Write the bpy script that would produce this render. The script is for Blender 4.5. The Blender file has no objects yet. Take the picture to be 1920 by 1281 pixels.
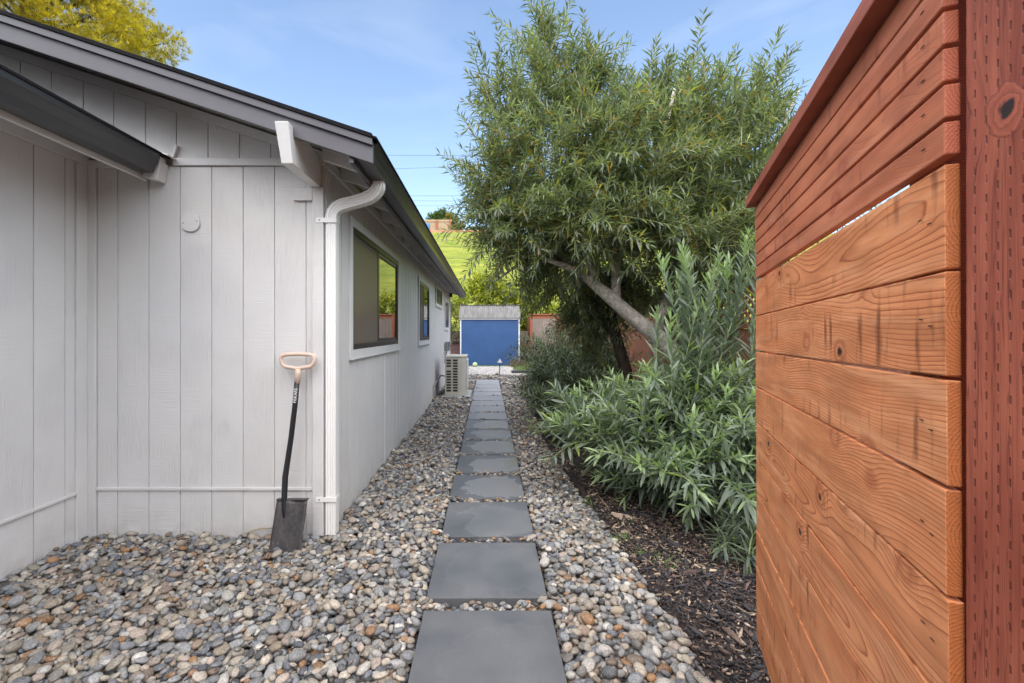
import bpy, bmesh, math, random
import numpy as np
from mathutils import Vector, Matrix
R = math.radians
rnd = random.Random(7)
rg = np.random.default_rng(11)
S = bpy.context.scene
COL = S.collection

# ------------------------------------------------------------------ camera
CAMH = 1.33
cd = bpy.data.cameras.new("camera"); cam = bpy.data.objects.new("camera", cd); COL.objects.link(cam)
cam.location = (0, 0, CAMH); cam.rotation_euler = (R(90), 0, 0)
cd.sensor_width = 36; cd.lens = 870 / 1920 * 36
cd.shift_x = 46 / 1920; cd.shift_y = -18.5 / 1920
cd.clip_start = 0.02; cd.clip_end = 2000
S.camera = cam
# ------------------------------------------------------------------ light
SUN_EL, SUN_AZ = R(50), R(198)          # compass azimuth of the sun: behind the camera, to the left
W = bpy.data.worlds.new("World"); S.world = W; W.use_nodes = True
nt = W.node_tree; nt.nodes.clear()
wo = nt.nodes.new("ShaderNodeOutputWorld"); bg = nt.nodes.new("ShaderNodeBackground")
sk = nt.nodes.new("ShaderNodeTexSky"); sk.sky_type = 'NISHITA'; sk.sun_disc = False
sk.sun_elevation = SUN_EL; sk.sun_rotation = SUN_AZ
sk.air_density = 1.0; sk.dust_density = 1.3; sk.ozone_density = 0.35
bg.inputs[1].default_value = 0.074
# faint high cirrus: a little white veil mixed into the sky by direction
_tc = nt.nodes.new("ShaderNodeTexCoord"); _mp = nt.nodes.new("ShaderNodeMapping"); _mp.inputs["Scale"].default_value = (1.1, 1.1, 4.5); _mp.inputs["Rotation"].default_value = (0.25, 0.35, 0.4)
_nz = nt.nodes.new("ShaderNodeTexNoise"); _nz.inputs["Scale"].default_value = 1.7; _nz.inputs["Detail"].default_value = 7; _nz.inputs["Roughness"].default_value = .52; _nz.inputs["Distortion"].default_value = .5
_rp = nt.nodes.new("ShaderNodeValToRGB"); _rp.color_ramp.elements[0].position = .50; _rp.color_ramp.elements[1].position = .80
_rp.color_ramp.elements[0].color = (0, 0, 0, 1); _rp.color_ramp.elements[1].color = (.30, .30, .30, 1)
_mx = nt.nodes.new("ShaderNodeMix"); _mx.data_type = 'RGBA'; _mx.inputs[7].default_value = (3.6, 4.0, 4.4, 1)
nt.links.new(_tc.outputs["Generated"], _mp.inputs[0]); nt.links.new(_mp.outputs[0], _nz.inputs[0]); nt.links.new(_nz.outputs[0], _rp.inputs[0])
nt.links.new(_rp.outputs[0], _mx.inputs[0]); nt.links.new(sk.outputs[0], _mx.inputs[6]); nt.links.new(_mx.outputs[2], bg.inputs[0]); nt.links.new(bg.outputs[0], wo.inputs[0])
sd = bpy.data.lights.new("sun", 'SUN'); sun = bpy.data.objects.new("sun", sd); COL.objects.link(sun)
sd.energy = 2.0; sd.angle = R(150); sd.color = (1.0, 0.95, 0.87)
sv = Vector((math.sin(SUN_AZ) * math.cos(SUN_EL), math.cos(SUN_AZ) * math.cos(SUN_EL), math.sin(SUN_EL)))
sun.rotation_euler = sv.to_track_quat('Z', 'Y').to_euler()
sun.location = (-6, -12, 30)
V = S.view_settings
V.view_transform = 'Standard'; V.look = 'None'; V.gamma = 1; V.use_curve_mapping = False
V.exposure = 2.1
S.cycles.use_denoising = True
S.cycles.max_bounces = 8
S.cycles.diffuse_bounces = 4

# ------------------------------------------------------------------ node helpers
def mat_new(name):
    m = bpy.data.materials.new(name); m.use_nodes = True
    t = m.node_tree; t.nodes.clear()
    return m, t
class NT:
    def __init__(s, t): s.t = t
    def n(s, typ, ins=None, out=0, **kw):
        nd = s.t.nodes.new("ShaderNode" + typ)
        for k, v in kw.items(): setattr(nd, k, v)
        for k, v in (ins or {}).items():
            sock = nd.inputs[k]
            if isinstance(v, bpy.types.NodeSocket): s.t.links.new(v, sock)
            else:
                try: sock.default_value = v
                except Exception: sock.default_value = (*v, 1.0)
        return nd
    def m(s, op, a, b=0.0, c=None, clamp=False):
        ins = {0: a, 1: b}
        if c is not None: ins[2] = c
        return s.n("Math", ins, operation=op, use_clamp=clamp).outputs[0]
    def mix(s, f, a, b, mode='MIX'):
        nd = s.t.nodes.new("ShaderNodeMix"); nd.data_type = 'RGBA'; nd.blend_type = mode
        for k, v in ((0, f), (6, a), (7, b)):
            if isinstance(v, bpy.types.NodeSocket): s.t.links.new(v, nd.inputs[k])
            elif k == 0: nd.inputs[k].default_value = v
            else: nd.inputs[k].default_value = (*v[:3], 1)
        return nd.outputs[2]
    def ramp(s, f, stops, interp='LINEAR'):
        nd = s.t.nodes.new("ShaderNodeValToRGB"); nd.color_ramp.interpolation = interp
        e = nd.color_ramp.elements
        while len(e) < len(stops): e.new(0.5)
        for i, (p, c) in enumerate(stops):
            e[i].position = p
            e[i].color = (c, c, c, 1) if not hasattr(c, '__len__') else (*c[:3], 1)
        s.t.links.new(f, nd.inputs[0])
        return nd.outputs[0]
    def noise(s, vec, scale=5, detail=3, rough=.55, dim='3D', dist=0.0):
        return s.n("TexNoise", {"Vector": vec, "Scale": scale, "Detail": detail, "Roughness": rough, "Distortion": dist}, noise_dimensions=dim).outputs[0]
    def vec(s, v, scale=(1, 1, 1), loc=(0, 0, 0)):
        return s.n("Mapping", {"Vector": v, "Scale": scale, "Location": loc}).outputs[0]
    def comb(s, x, y, z): return s.n("CombineXYZ", {0: x, 1: y, 2: z}).outputs[0]
    def out(s, bsdf, disp=None):
        o = s.t.nodes.new("ShaderNodeOutputMaterial"); s.t.links.new(bsdf, o.inputs[0])
    def bump(s, h, strength=.3, dist=.01, normal=None):
        ins = {"Height": h, "Strength": strength, "Distance": dist}
        if normal is not None: ins["Normal"] = normal
        return s.n("Bump", ins).outputs[0]
    def pr(s, color, rough=.6, normal=None, metal=0, spec=.5, **kw):
        ins = {"Base Color": color, "Roughness": rough, "Metallic": metal, "Specular IOR Level": spec}
        if normal is not None: ins["Normal"] = normal
        ins.update(kw)
        return s.n("BsdfPrincipled", ins).outputs[0]
def c4(c): return (*c[:3], 1.0)
M = {}
def plain(name, col, rough=.6, var=.12, scale=6, metal=0, bump=.0, bscale=60, spec=.5):
    """painted or plain surface with slight mottling and dirt"""
    m, t = mat_new(name); k = NT(t)
    tc = k.n("TexCoord").outputs["Object"]
    geo = k.n("NewGeometry").outputs["Position"]
    n1 = k.noise(geo, scale, 5)
    f = k.ramp(n1, [(.3, 0.0), (.7, 1.0)])
    col2 = tuple(max(0, c * (1 - var)) for c in col); col1 = tuple(min(1, c * (1 + var * .6)) for c in col)
    c = k.mix(f, c4(col2), c4(col1))
    nrm = None
    if bump: nrm = k.bump(k.noise(geo, bscale, 4), bump, .004)
    k.out(k.pr(c, rough, nrm, metal, spec)); M[name] = m
    return m
plain("roof_trim_paint", (.085, .083, .095), .5, .1, 4, bump=.1)
plain("gutter_dark", (.034, .034, .035), .35, .15, 3, spec=.6)
plain("light_paint", (.64, .635, .63), .55, .06, 5, bump=.25, bscale=90)
plain("beam_white", (.72, .72, .71), .55, .07, 5, bump=.3, bscale=70)
plain("aluminium_white", (.80, .79, .77), .35, .03, 3, spec=.6)
plain("window_frame_black", (.016, .016, .017), .35, .2, 8)
plain("ac_beige", (.50, .485, .43), .45, .07, 8)
plain("ac_dark", (.035, .034, .03), .6, .2, 40)
plain("utility_grey", (.22, .225, .23), .5, .1, 10)
plain("black_plastic", (.012, .013, .015), .38, .2, 30, bump=.08, bscale=200)
plain("grip_plastic", (.62, .47, .38), .4, .12, 18)
plain("steel_edging", (.06, .058, .055), .7, .3, 12)
plain("timber_dark", (.05, .05, .055), .7, .25, 12, bump=.3)
plain("lamp_metal", (.30, .29, .30), .4, .15, 30, metal=.3)
plain("lettering_white", (.75, .75, .75), .5, .02)
plain("shed_white", (.60, .61, .63), .5, .05)
plain("shed_blue", (.027, .078, .205), .42, .16, 1.6, bump=.05, spec=.5)
plain("shingle_black", (.013, .013, .015), .95, .3, 25, bump=.3, bscale=150, spec=.15)
plain("cord_tan", (.35, .26, .15), .6, .2)
plain("ball_green", (.42, .52, .30), .6, .12, 30)
plain("wire_dark", (.07, .07, .07), .6, .1)
plain("wire_pale", (.45, .42, .36), .6, .1)
plain("pole_wood", (.16, .11, .08), .85, .25, 6)
plain("orange_soil", (.36, .17, .09), .95, .25, .6)
plain("tarp_blue", (.03, .2, .5), .5, .1)
plain("hilltop_fence_tan", (.36, .26, .17), .8, .15, 1)
plain("pale_stone", (.62, .62, .6), .7, .15, 30, bump=.3)
plain("gate_metal_black", (.01, .01, .01), .4, .1)
plain("wall_backing", (.40, .40, .40), .7, .1)
plain("concrete_pad", (.32, .33, .34), .85, .15, 9, bump=.3)
plain("interior_dark", (.03, .028, .026), .8, .1)

def siding_material():
    m, t = mat_new("siding_paint"); k = NT(t)
    geo = k.n("NewGeometry"); P = geo.outputs["Position"]
    oi = k.n("ObjectInfo").outputs["Random"]
    off = k.comb(k.m('MULTIPLY', oi, 31), k.m('MULTIPLY', oi, 17), k.m('MULTIPLY', oi, 7))
    p = k.n("VectorMath", {0: P, 1: off}, operation='ADD').outputs[0]
    saw = k.noise(k.vec(p, (6, 6, 150)), 1.0, 3, .6)               # horizontal saw marks
    sawm = k.ramp(k.noise(k.vec(p, (.9, .9, 1.1)), 3.0, 2), [(.42, 0), (.6, 1)])
    grain = k.noise(k.vec(p, (170, 170, 7)), 1.0, 4, .6, dist=1.4)  # vertical raised grain
    sep = k.n("SeparateXYZ", {0: p}).outputs
    cath = k.n("TexWave", {"Vector": k.vec(p, (9, 9, 1.2)), "Scale": 4.0, "Distortion": 9.0, "Detail": 2.0, "Detail Scale": 1.2}, wave_type='BANDS').outputs[1]
    h = k.m('ADD', k.m('MULTIPLY', saw, k.m('MULTIPLY', sawm, .9)), k.m('MULTIPLY', k.m('ADD', grain, k.m('MULTIPLY', cath, .22)), k.m('SUBTRACT', 1.25, sawm)))
    fine = k.noise(P, 260, 2)
    h = k.m('ADD', h, k.m('MULTIPLY', fine, .12))
    nrm = k.bump(h, .85, .004)
    big = k.noise(P, 1.1, 4)
    base = k.ramp(big, [(.3, (.61, .603, .605)), (.5, (.63, .62, .61)), (.72, (.65, .637, .615))])
    # faint dirt near the ground
    z = k.n("SeparateXYZ", {0: P}).outputs[2]
    dirt = k.m('MULTIPLY', k.ramp(z, [(0.0, 1.0), (.22, 0.0)]), k.ramp(k.noise(P, 9, 5), [(.4, 0), (.75, 1)]))
    base = k.mix(k.m('MULTIPLY', dirt, .45), base, c4((.36, .32, .27)))
    k.out(k.pr(base, .5, nrm, spec=.35)); M["siding_paint"] = m
siding_material()

def wood_material(name, base, base2, line, endc, freq=.0066, knots=True, linew=1.0, red=.5):
    m, t = mat_new(name); k = NT(t)
    tc = k.n("TexCoord"); P = tc.outputs["Object"]; N = tc.outputs["Normal"]
    r1 = k.n("ObjectInfo").outputs["Random"]
    s = k.n("SeparateXYZ", {0: P}).outputs; x, y, z = s[0], s[1], s[2]
    xo = k.m('ADD', x, k.m('MULTIPLY', r1, 57)); zo = k.m('ADD', z, k.m('MULTIPLY', r1, 23))
    p = k.comb(xo, y, zo)
    # knots
    vv = k.comb(k.m('MULTIPLY', xo, 5.0), k.m('MULTIPLY', r1, 91), k.m('MULTIPLY', zo, 7.5))
    vv = k.n("VectorMath", {0: vv, 1: k.n("VectorMath", {0: k.n("TexNoise", {"Vector": k.vec(p, (40, 10, 60)), "Scale": 1.0}).outputs[1], "Scale": .06}, operation='SCALE').outputs[0]}, operation='ADD').outputs[0]
    vo = k.n("TexVoronoi", {"Vector": vv, "Scale": 1.0, "Randomness": .9}, voronoi_dimensions='3D')
    d = vo.outputs["Distance"]; vc = k.n("SeparateColor", {0: vo.outputs["Color"]}).outputs
    gate = k.m('GREATER_THAN', vc[0], .36)
    near = k.m('MULTIPLY', k.m('POWER', 2.718, k.m('MULTIPLY', k.m('MULTIPLY', d, d), -14)), gate)
    wob = k.noise(k.comb(k.m('MULTIPLY', xo, 2.2), k.m('MULTIPLY', r1, 13), k.m('MULTIPLY', z, 3.0)), 1.0, 2)
    wob2 = k.noise(k.comb(k.m('MULTIPLY', xo, 9), k.m('MULTIPLY', r1, 5), k.m('MULTIPLY', z, 22)), 1.0, 2)
    z0 = k.m('ADD', k.m('MULTIPLY', k.m('SUBTRACT', k.noise(k.comb(k.m('MULTIPLY', xo, .9), 0.0, k.m('MULTIPLY', r1, 77)), 1.0, 1), .5), .30), k.m('MULTIPLY', k.m('SUBTRACT', k.m('FRACT', k.m('MULTIPLY', r1, 7.3)), .5), .42))
    y0 = k.m('ADD', .012, k.m('MULTIPLY', k.noise(k.comb(k.m('MULTIPLY', xo, 1.3), 5.0, k.m('MULTIPLY', r1, 33)), 1.0, 1), .085))
    dz = k.m('SUBTRACT', z, z0)
    rr = k.m('SQRT', k.m('ADD', k.m('MULTIPLY', dz, dz), k.m('MULTIPLY', y0, y0)))
    rr = k.m('ADD', rr, k.m('MULTIPLY', near, .02))
    rr = k.m('ADD', rr, k.m('MULTIPLY', k.m('SUBTRACT', wob, .5), .014))
    rr = k.m('ADD', rr, k.m('MULTIPLY', k.m('SUBTRACT', wob2, .5), .004))
    rr = k.m('ADD', rr, k.m('MULTIPLY', k.m('SUBTRACT', k.noise(k.comb(k.m('MULTIPLY', xo, .4), 0.0, k.m('MULTIPLY', rr, 38)), 1.0, 2), .5), .012))
    ph = k.m('FRACT', k.m('DIVIDE', rr, freq))
    ln = k.ramp(ph, [(0, .0), (.45, .06), (.76, .35), (.89, .95), (.93, .85), (1.0, 0.0)])
    fibre = k.noise(k.vec(p, (14, 60, 700)), 1.0, 3, .7)
    patch = k.noise(k.vec(p, (2.2, 2, 7)), 1.0, 4, .6)
    col = k.mix(k.ramp(patch, [(.32, 0), (.68, 1)]), c4(base), c4(base2))
    amp = k.ramp(k.noise(k.vec(p, (1.4, 1, 3)), 1.0, 2), [(.3, .65), (.65, 1)])
    col = k.mix(k.m('MULTIPLY', k.m('MULTIPLY', ln, linew), amp), col, c4(line))
    col = k.mix(k.m('MULTIPLY', k.ramp(fibre, [(.35, 1), (.6, 0)]), .30), col, c4(line))
    warm = k.ramp(k.noise(k.vec(p, (3.5, 1, 16)), 1.0, 3, .6), [(.42, 0), (.68, .62)])
    col = k.mix(warm, col, c4(tuple(c*.5 for c in base2)))
    pale = k.ramp(k.noise(k.vec(p, (1.6, 1, 26)), 1.0, 3, .6), [(.52, 0), (.74, .5)])
    col = k.mix(pale, col, c4((min(1, base[0]*1.1), base[1]*1.35, base[2]*1.6)))
    # dark streaks crossing the grain beside knots
    st = k.ramp(k.noise(k.vec(p, (26, 1, 5)), 1.0, 3, .5), [(.56, 0), (.70, 1)])
    stg = k.ramp(k.noise(k.vec(p, (1.6, 1, 9)), 1.0, 1), [(.44, 0), (.58, 1)])
    col = k.mix(k.m('MULTIPLY', k.m('MULTIPLY', st, stg), .72), col, c4(tuple(c * .35 for c in line)))
    if knots:
        kn = k.m('MULTIPLY', k.ramp(d, [(0, 1), (.05, 1), (.095, 0)]), gate)
        ring = k.m('MULTIPLY', k.ramp(d, [(.10, 0), (.15, 1), (.24, 0)]), gate)
        col = k.mix(k.m('MULTIPLY', ring, .55), col, c4(line))
        col = k.mix(kn, col, k.mix(k.ramp(k.noise(k.vec(p, (90, 90, 90)), 1.0, 2), [(.4, 0), (.6, 1)]), c4((.02, .012, .012)), c4((.08, .03, .02))))
    nx = k.m('ABSOLUTE', k.n("SeparateXYZ", {0: N}).outputs[0])
    endf = k.m('GREATER_THAN', nx, .7)
    # end grain: arcs of rings across the board's section
    ey = k.m('SUBTRACT', y, k.m('ADD', -.06, k.m('MULTIPLY', r1, .03))); ez = k.m('SUBTRACT', z, k.m('MULTIPLY', k.m('SUBTRACT', r1, .5), .12))
    er = k.m('SQRT', k.m('ADD', k.m('MULTIPLY', ey, ey), k.m('MULTIPLY', ez, ez)))
    eph = k.m('FRACT', k.m('DIVIDE', k.m('ADD', er, k.m('MULTIPLY', k.noise(k.vec(P, (30, 30, 30)), 1, 2), .006)), .0042))
    ec = k.mix(k.ramp(eph, [(.3, 0), (.85, .8), (1, 0)]), c4(endc), c4(tuple(c * .45 for c in endc)))
    ec = k.mix(k.ramp(k.noise(k.vec(P, (900, 900, 500)), 1, 2), [(.45, 0), (.62, .5)]), ec, c4(tuple(min(1, c*1.45) for c in endc)))
    col = k.mix(endf, col, ec)
    hgt = k.m('ADD', k.m('MULTIPLY', ln, .5), k.m('MULTIPLY', fibre, .5))
    nrm = k.bump(hgt, .35, .0012)
    k.out(k.pr(col, k.ramp(fibre, [(.3, .42), (.7, .62)]), nrm, spec=.25)); M[name] = m
wood_material("redwood_board", (.82, .36, .165), (.66, .235, .092), (.27, .062, .026), (.40, .125, .042))
wood_material("redwood_slat", (.62, .225, .115), (.46, .14, .07), (.28, .06, .035), (.40, .11, .06), freq=.0045, linew=.5)
wood_material("redwood_cap", (.42, .13, .08), (.33, .09, .055), (.18, .045, .03), (.38, .10, .065), freq=.005, linew=.4)

def fence_wood(name, a, b, line):
    m, t = mat_new(name); k = NT(t)
    P = k.n("TexCoord").outputs["Object"]; r1 = k.n("ObjectInfo").outputs["Random"]
    p = k.n("VectorMath", {0: P, 1: k.comb(k.m('MULTIPLY', r1, 41), 0.0, k.m('MULTIPLY', r1, 9))}, operation='ADD').outputs[0]
    g = k.noise(k.vec(p, (60, 60, 3)), 1.0, 4, .6, dist=.6)
    base = k.mix(r1, c4(a), c4(b))
    col = k.mix(k.ramp(g, [(.4, 0), (.65, .7)]), base, c4(line))
    k.out(k.pr(col, .75, k.bump(g, .4, .003), spec=.25)); M[name] = m
fence_wood("fence_redwood", (.30, .125, .075), (.24, .10, .065), (.11, .05, .035))
fence_wood("fence_orange", (.36, .13, .07), (.30, .11, .06), (.25, .07, .03))
fence_wood("fence_weathered", (.30, .25, .21), (.25, .20, .17), (.13, .10, .08))

def post_material():
    m, t = mat_new("treated_post_stain"); k = NT(t)
    P = k.n("NewGeometry").outputs["Position"]
    s = k.n("SeparateXYZ", {0: P}).outputs; x, y, z = s
    hy, hz = .552, 1.595   # the knot on the face towards the path
    xx = k.m('ADD', k.m('ADD', y, 0.0), k.m('MULTIPLY', k.m('SUBTRACT', x, .616), 1.0))
    dy = k.m('DIVIDE', k.m('SUBTRACT', xx, hy), .024); dzk = k.m('DIVIDE', k.m('SUBTRACT', z, hz), .034)
    d = k.m('SQRT', k.m('ADD', k.m('MULTIPLY', dy, dy), k.m('MULTIPLY', dzk, dzk)))
    d = k.m('ADD', d, k.m('MULTIPLY', k.m('SUBTRACT', k.noise(k.vec(P, (55, 55, 40)), 1.0, 3), .5), .75))
    near = k.m('POWER', 2.718, k.m('MULTIPLY', k.m('MULTIPLY', d, d), -.35))
    flow = k.m('ADD', xx, k.m('MULTIPLY', k.m('MULTIPLY', near, dy), .018))
    g = k.noise(k.comb(k.m('MULTIPLY', flow, 230), k.m('MULTIPLY', x, 20), k.m('MULTIPLY', z, 5)), 1.0, 4, .6)
    big = k.noise(k.comb(k.m('MULTIPLY', xx, 25), 0.0, k.m('MULTIPLY', z, 3)), 1.0, 3)
    col = k.mix(k.ramp(big, [(.35, 0), (.65, 1)]), c4((.21, .048, .027)), c4((.34, .098, .055)))
    col = k.mix(k.ramp(g, [(.45, 0), (.7, .55)]), col, c4((.13, .028, .02)))
    crack = k.ramp(k.m('ABSOLUTE', k.m('SUBTRACT', k.noise(k.comb(k.m('MULTIPLY', flow, 60), 3.0, k.m('MULTIPLY', z, 1.6)), 1.0, 3, .6), .5)), [(0, .8), (.012, 0)])
    col = k.mix(crack, col, c4((.10, .02, .014)))
    u = k.m('DIVIDE', k.m('ADD', xx, k.m('MULTIPLY', k.m('SUBTRACT', k.noise(k.comb(0.0, 0.0, k.m('MULTIPLY', z, 38)), 1.0, 1), .5), .004)), .0132); v = k.m('DIVIDE', z, .0245)
    col_i = k.m('FLOOR', u)
    v = k.m('ADD', v, k.m('MULTIPLY', k.m('MODULO', col_i, 2.0), .5))
    v = k.m('ADD', v, k.m('MULTIPLY', k.m('SUBTRACT', k.noise(k.comb(k.m('MULTIPLY', col_i, 3.3), 1.0, k.m('MULTIPLY', k.m('FLOOR', v), 1.7)), 1.0, 1), .5), .35))
    fu = k.m('ABSOLUTE', k.m('SUBTRACT', k.m('FRACT', u), .5)); fv = k.m('ABSOLUTE', k.m('SUBTRACT', k.m('FRACT', v), .5))
    slot = k.m('MULTIPLY', k.ramp(fu, [(.03, 1), (.11, 0)]), k.ramp(fv, [(.15, 1), (.24, 0)]))
    far = k.m('MULTIPLY', k.ramp(d, [(.7, 0), (1.0, 1)]), k.ramp(k.noise(k.comb(k.m('MULTIPLY', u, .9), 0.0, k.m('MULTIPLY', v, .9)), 1.0, 1), [(.32, .35), (.5, 1)]))
    slot = k.m('MULTIPLY', slot, far)
    col = k.mix(k.m('MULTIPLY', slot, .7), col, c4((.08, .018, .012)))
    rings = k.m('FRACT', k.m('ADD', k.m('MULTIPLY', d, 3.0), k.m('MULTIPLY', k.noise(k.vec(P, (60, 60, 60)), 1.0, 2), .7)))
    kn = k.ramp(d, [(.8, 1), (1.0, 0)])
    kc = k.mix(rings, c4((.20, .05, .03)), c4((.33, .09, .05)))
    kc = k.mix(k.ramp(d, [(.28, 1), (.42, 0)]), kc, c4((.02, .012, .012)))
    col = k.mix(kn, col, kc)
    col = k.mix(k.m('MULTIPLY', k.ramp(d, [(.85, 0), (1.0, 1), (1.25, 0)]), .5), col, c4((.10, .02, .014)))
    h = k.m('SUBTRACT', k.m('MULTIPLY', g, .35), k.m('MULTIPLY', slot, 1.2))
    h = k.m('ADD', h, k.m('MULTIPLY', kn, .3))
    k.out(k.pr(col, .6, k.bump(h, .7, .002), spec=.3)); M["treated_post_stain"] = m
post_material()

def attr_material(name, rough=.6, var=.25, nscale=120, objcol=False, bump=.2, spec=.4, speck=True):
    m, t = mat_new(name); k = NT(t)
    if objcol: c = k.n("ObjectInfo").outputs["Color"]
    else: c = k.n("Attribute", attribute_name="Col").outputs["Color"]
    P = k.n("NewGeometry").outputs["Position"]
    n = k.noise(P, nscale, 4, .6)
    dk = k.mix(1.0, c, c4((.85 - var,) * 3), 'MULTIPLY'); lt = k.mix(1.0, c, c4((1 + var * .5,) * 3), 'MULTIPLY')
    col = k.mix(k.ramp(n, [(.35, 0), (.65, 1)]), dk, lt)
    if speck:
        sp = k.noise(P, nscale * 5, 2, .5)
        col = k.mix(k.ramp(sp, [(.58, 0), (.68, .35)]), col, c4((.5, .48, .45)))
        vein = k.ramp(k.m('ABSOLUTE', k.m('SUBTRACT', k.noise(P, 28, 2, .5, dist=1.0), .5)), [(0, .45), (.012, 0)])
        col = k.mix(vein, col, c4((.55, .53, .5)))
    k.out(k.pr(col, rough, k.bump(n, bump, .002), spec=spec)); M[name] = m
attr_material("pebble_stone", .62)
attr_material("pebble_stone_single", .62, objcol=True)
attr_material("bark_chip", .8, .35, 90, speck=False, bump=.5, spec=.25)

def leaf_material(name, rough=.42, trans=.22, spec=.45):
    m, t = mat_new(name); k = NT(t)
    c = k.n("Attribute", attribute_name="Col").outputs["Color"]
    g = k.n("NewGeometry"); back = g.outputs["Backfacing"]
    n = k.noise(g.outputs["Position"], 9, 2)
    c = k.mix(k.ramp(n, [(.3, .25), (.7, 0)]), c, k.mix(1.0, c, c4((.6, .65, .6)), 'MULTIPLY'))
    pale = k.mix(.35, c, c4((.16, .19, .13)))
    cc = k.mix(back, c, pale)
    b = k.pr(cc, rough, spec=spec)
    tr = k.n("BsdfTranslucent", {"Color": k.mix(1.0, c, c4((1.3, 1.5, .6)), 'MULTIPLY')}).outputs[0]
    mx = k.n("MixShader", {0: trans, 1: b, 2: tr}).outputs[0]
    k.out(mx); M[name] = m
leaf_material("oleander_leaf", .40, .30, .5); leaf_material("soft_leaf", .6, .3, .25); leaf_material("pine_needle", .55, .3, .3)

def bark_material(name, a, b, sc=1.0):
    m, t = mat_new(name); k = NT(t)
    P = k.n("NewGeometry").outputs["Position"]
    n = k.noise(P, 28 * sc, 5, .7); n2 = k.noise(P, 7 * sc, 3)
    col = k.mix(k.ramp(n, [(.35, 0), (.62, 1)]), c4(a), c4(b))
    col = k.mix(k.ramp(n2, [(.5, 0), (.7, .5)]), col, c4(tuple(x * .5 for x in a)))
    k.out(k.pr(col, .8, k.bump(n, .8, .01), spec=.2)); M[name] = m
bark_material("oleander_bark", (.30, .26, .22), (.66, .61, .54)); bark_material("dark_bark", (.035, .028, .022), (.09, .07, .055))
plain("green_stem", (.36, .38, .11), .55, .2, 20)
plain("shrub_stem", (.20, .25, .10), .6, .2, 20)
plain("brown_twig", (.16, .12, .07), .7, .3, 20)

def slab_material():
    m, t = mat_new("concrete_paver"); k = NT(t)
    tc = k.n("TexCoord"); O = tc.outputs["Object"]; P = k.n("NewGeometry").outputs["Position"]
    inf = k.n("ObjectInfo"); r1 = inf.outputs["Random"]
    wet = k.n("SeparateColor", {0: inf.outputs["Color"]}).outputs[0]
    off = k.n("VectorMath", {0: O, 1: k.comb(k.m('MULTIPLY', r1, 9), k.m('MULTIPLY', r1, 21), 0.0)}, operation='ADD').outputs[0]
    big = k.noise(off, 2.6, 5, .55); fine = k.noise(P, 130, 4, .65); pit = k.noise(P, 420, 2)
    base = k.mix(k.ramp(big, [(.3, 0), (.7, 1)]), c4((.075, .083, .094)), c4((.15, .156, .165)))
    base = k.mix(k.ramp(fine, [(.35, .4), (.65, 0)]), base, c4((.07, .075, .08)))
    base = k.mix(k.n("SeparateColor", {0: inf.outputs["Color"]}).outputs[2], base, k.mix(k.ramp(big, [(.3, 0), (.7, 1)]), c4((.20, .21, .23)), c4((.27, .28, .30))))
    s = k.n("SeparateXYZ", {0: O}).outputs
    n3 = k.noise(off, 5, 3); 
    dx = k.m('DIVIDE', k.m('SUBTRACT', s[0], k.m('ADD', .06, k.m('MULTIPLY', r1, .05))), .25)
    dy = k.m('DIVIDE', k.m('ADD', s[1], k.m('MULTIPLY', r1, .06)), .25)
    d = k.m('ADD', k.m('POWER', k.m('ADD', k.m('POWER', k.m('ABSOLUTE', dx), 3.5), k.m('POWER', k.m('ABSOLUTE', dy), 3.5)), .286), k.m('MULTIPLY', k.m('SUBTRACT', n3, .5), 1.6))
    inner = k.ramp(d, [(.80, 1), (.98, .55), (1.02, 0)])
    rim = k.ramp(d, [(.86, 0), (.96, 1), (1.03, 0)])
    col = k.mix(k.m('MULTIPLY', k.m('MULTIPLY', inner, .65), wet), base, c4((.23, .235, .24)))
    col = k.mix(k.m('MULTIPLY', k.m('MULTIPLY', rim, .35), wet), col, c4((.36, .36, .36)))
    # mossy, rusty tint creeping in from the right edge
    gf = k.m('MULTIPLY', k.ramp(s[0], [(.16, 0), (.30, 1)]), k.ramp(k.noise(off, 7, 3), [(.45, 0), (.65, .8)]))
    col = k.mix(k.m('MULTIPLY', gf, k.n("SeparateColor", {0: inf.outputs["Color"]}).outputs[1]), col, c4((.14, .135, .035)))
    col = k.mix(k.ramp(k.noise(off, 11, 4, .6), [(.68, 0), (.74, .5)]), col, c4((.08, .08, .085)))
    k.out(k.pr(col, k.ramp(big, [(.35, .45), (.6, .7)]), k.bump(k.m('ADD', fine, k.m('MULTIPLY', pit, .5)), .25, .0015), spec=.4)); M["concrete_paver"] = m
slab_material()

def soil_material(name, a, b, c, sc=30, bump=.8):
    m, t = mat_new(name); k = NT(t)
    P = k.n("NewGeometry").outputs["Position"]
    n = k.noise(P, sc, 6, .7); n2 = k.noise(P, 2.2, 4)
    col = k.mix(k.ramp(n, [(.35, 0), (.65, 1)]), c4(a), c4(b))
    col = k.mix(k.ramp(n2, [(.45, 0), (.65, .6)]), col, c4(c))
    k.out(k.pr(col, .9, k.bump(n, bump, .02), spec=.2)); M[name] = m
soil_material("bed_soil", (.045, .036, .03), (.10, .08, .065), (.07, .06, .055))
soil_material("mulch_soil", (.022, .019, .02), (.075, .062, .056), (.08, .055, .046), 45)
soil_material("mulch_far", (.025, .014, .013), (.11, .06, .055), (.05, .03, .03), 14)
soil_material("pea_gravel_soil", (.16, .155, .15), (.5, .49, .48), (.34, .33, .32), 26, .6)

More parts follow.
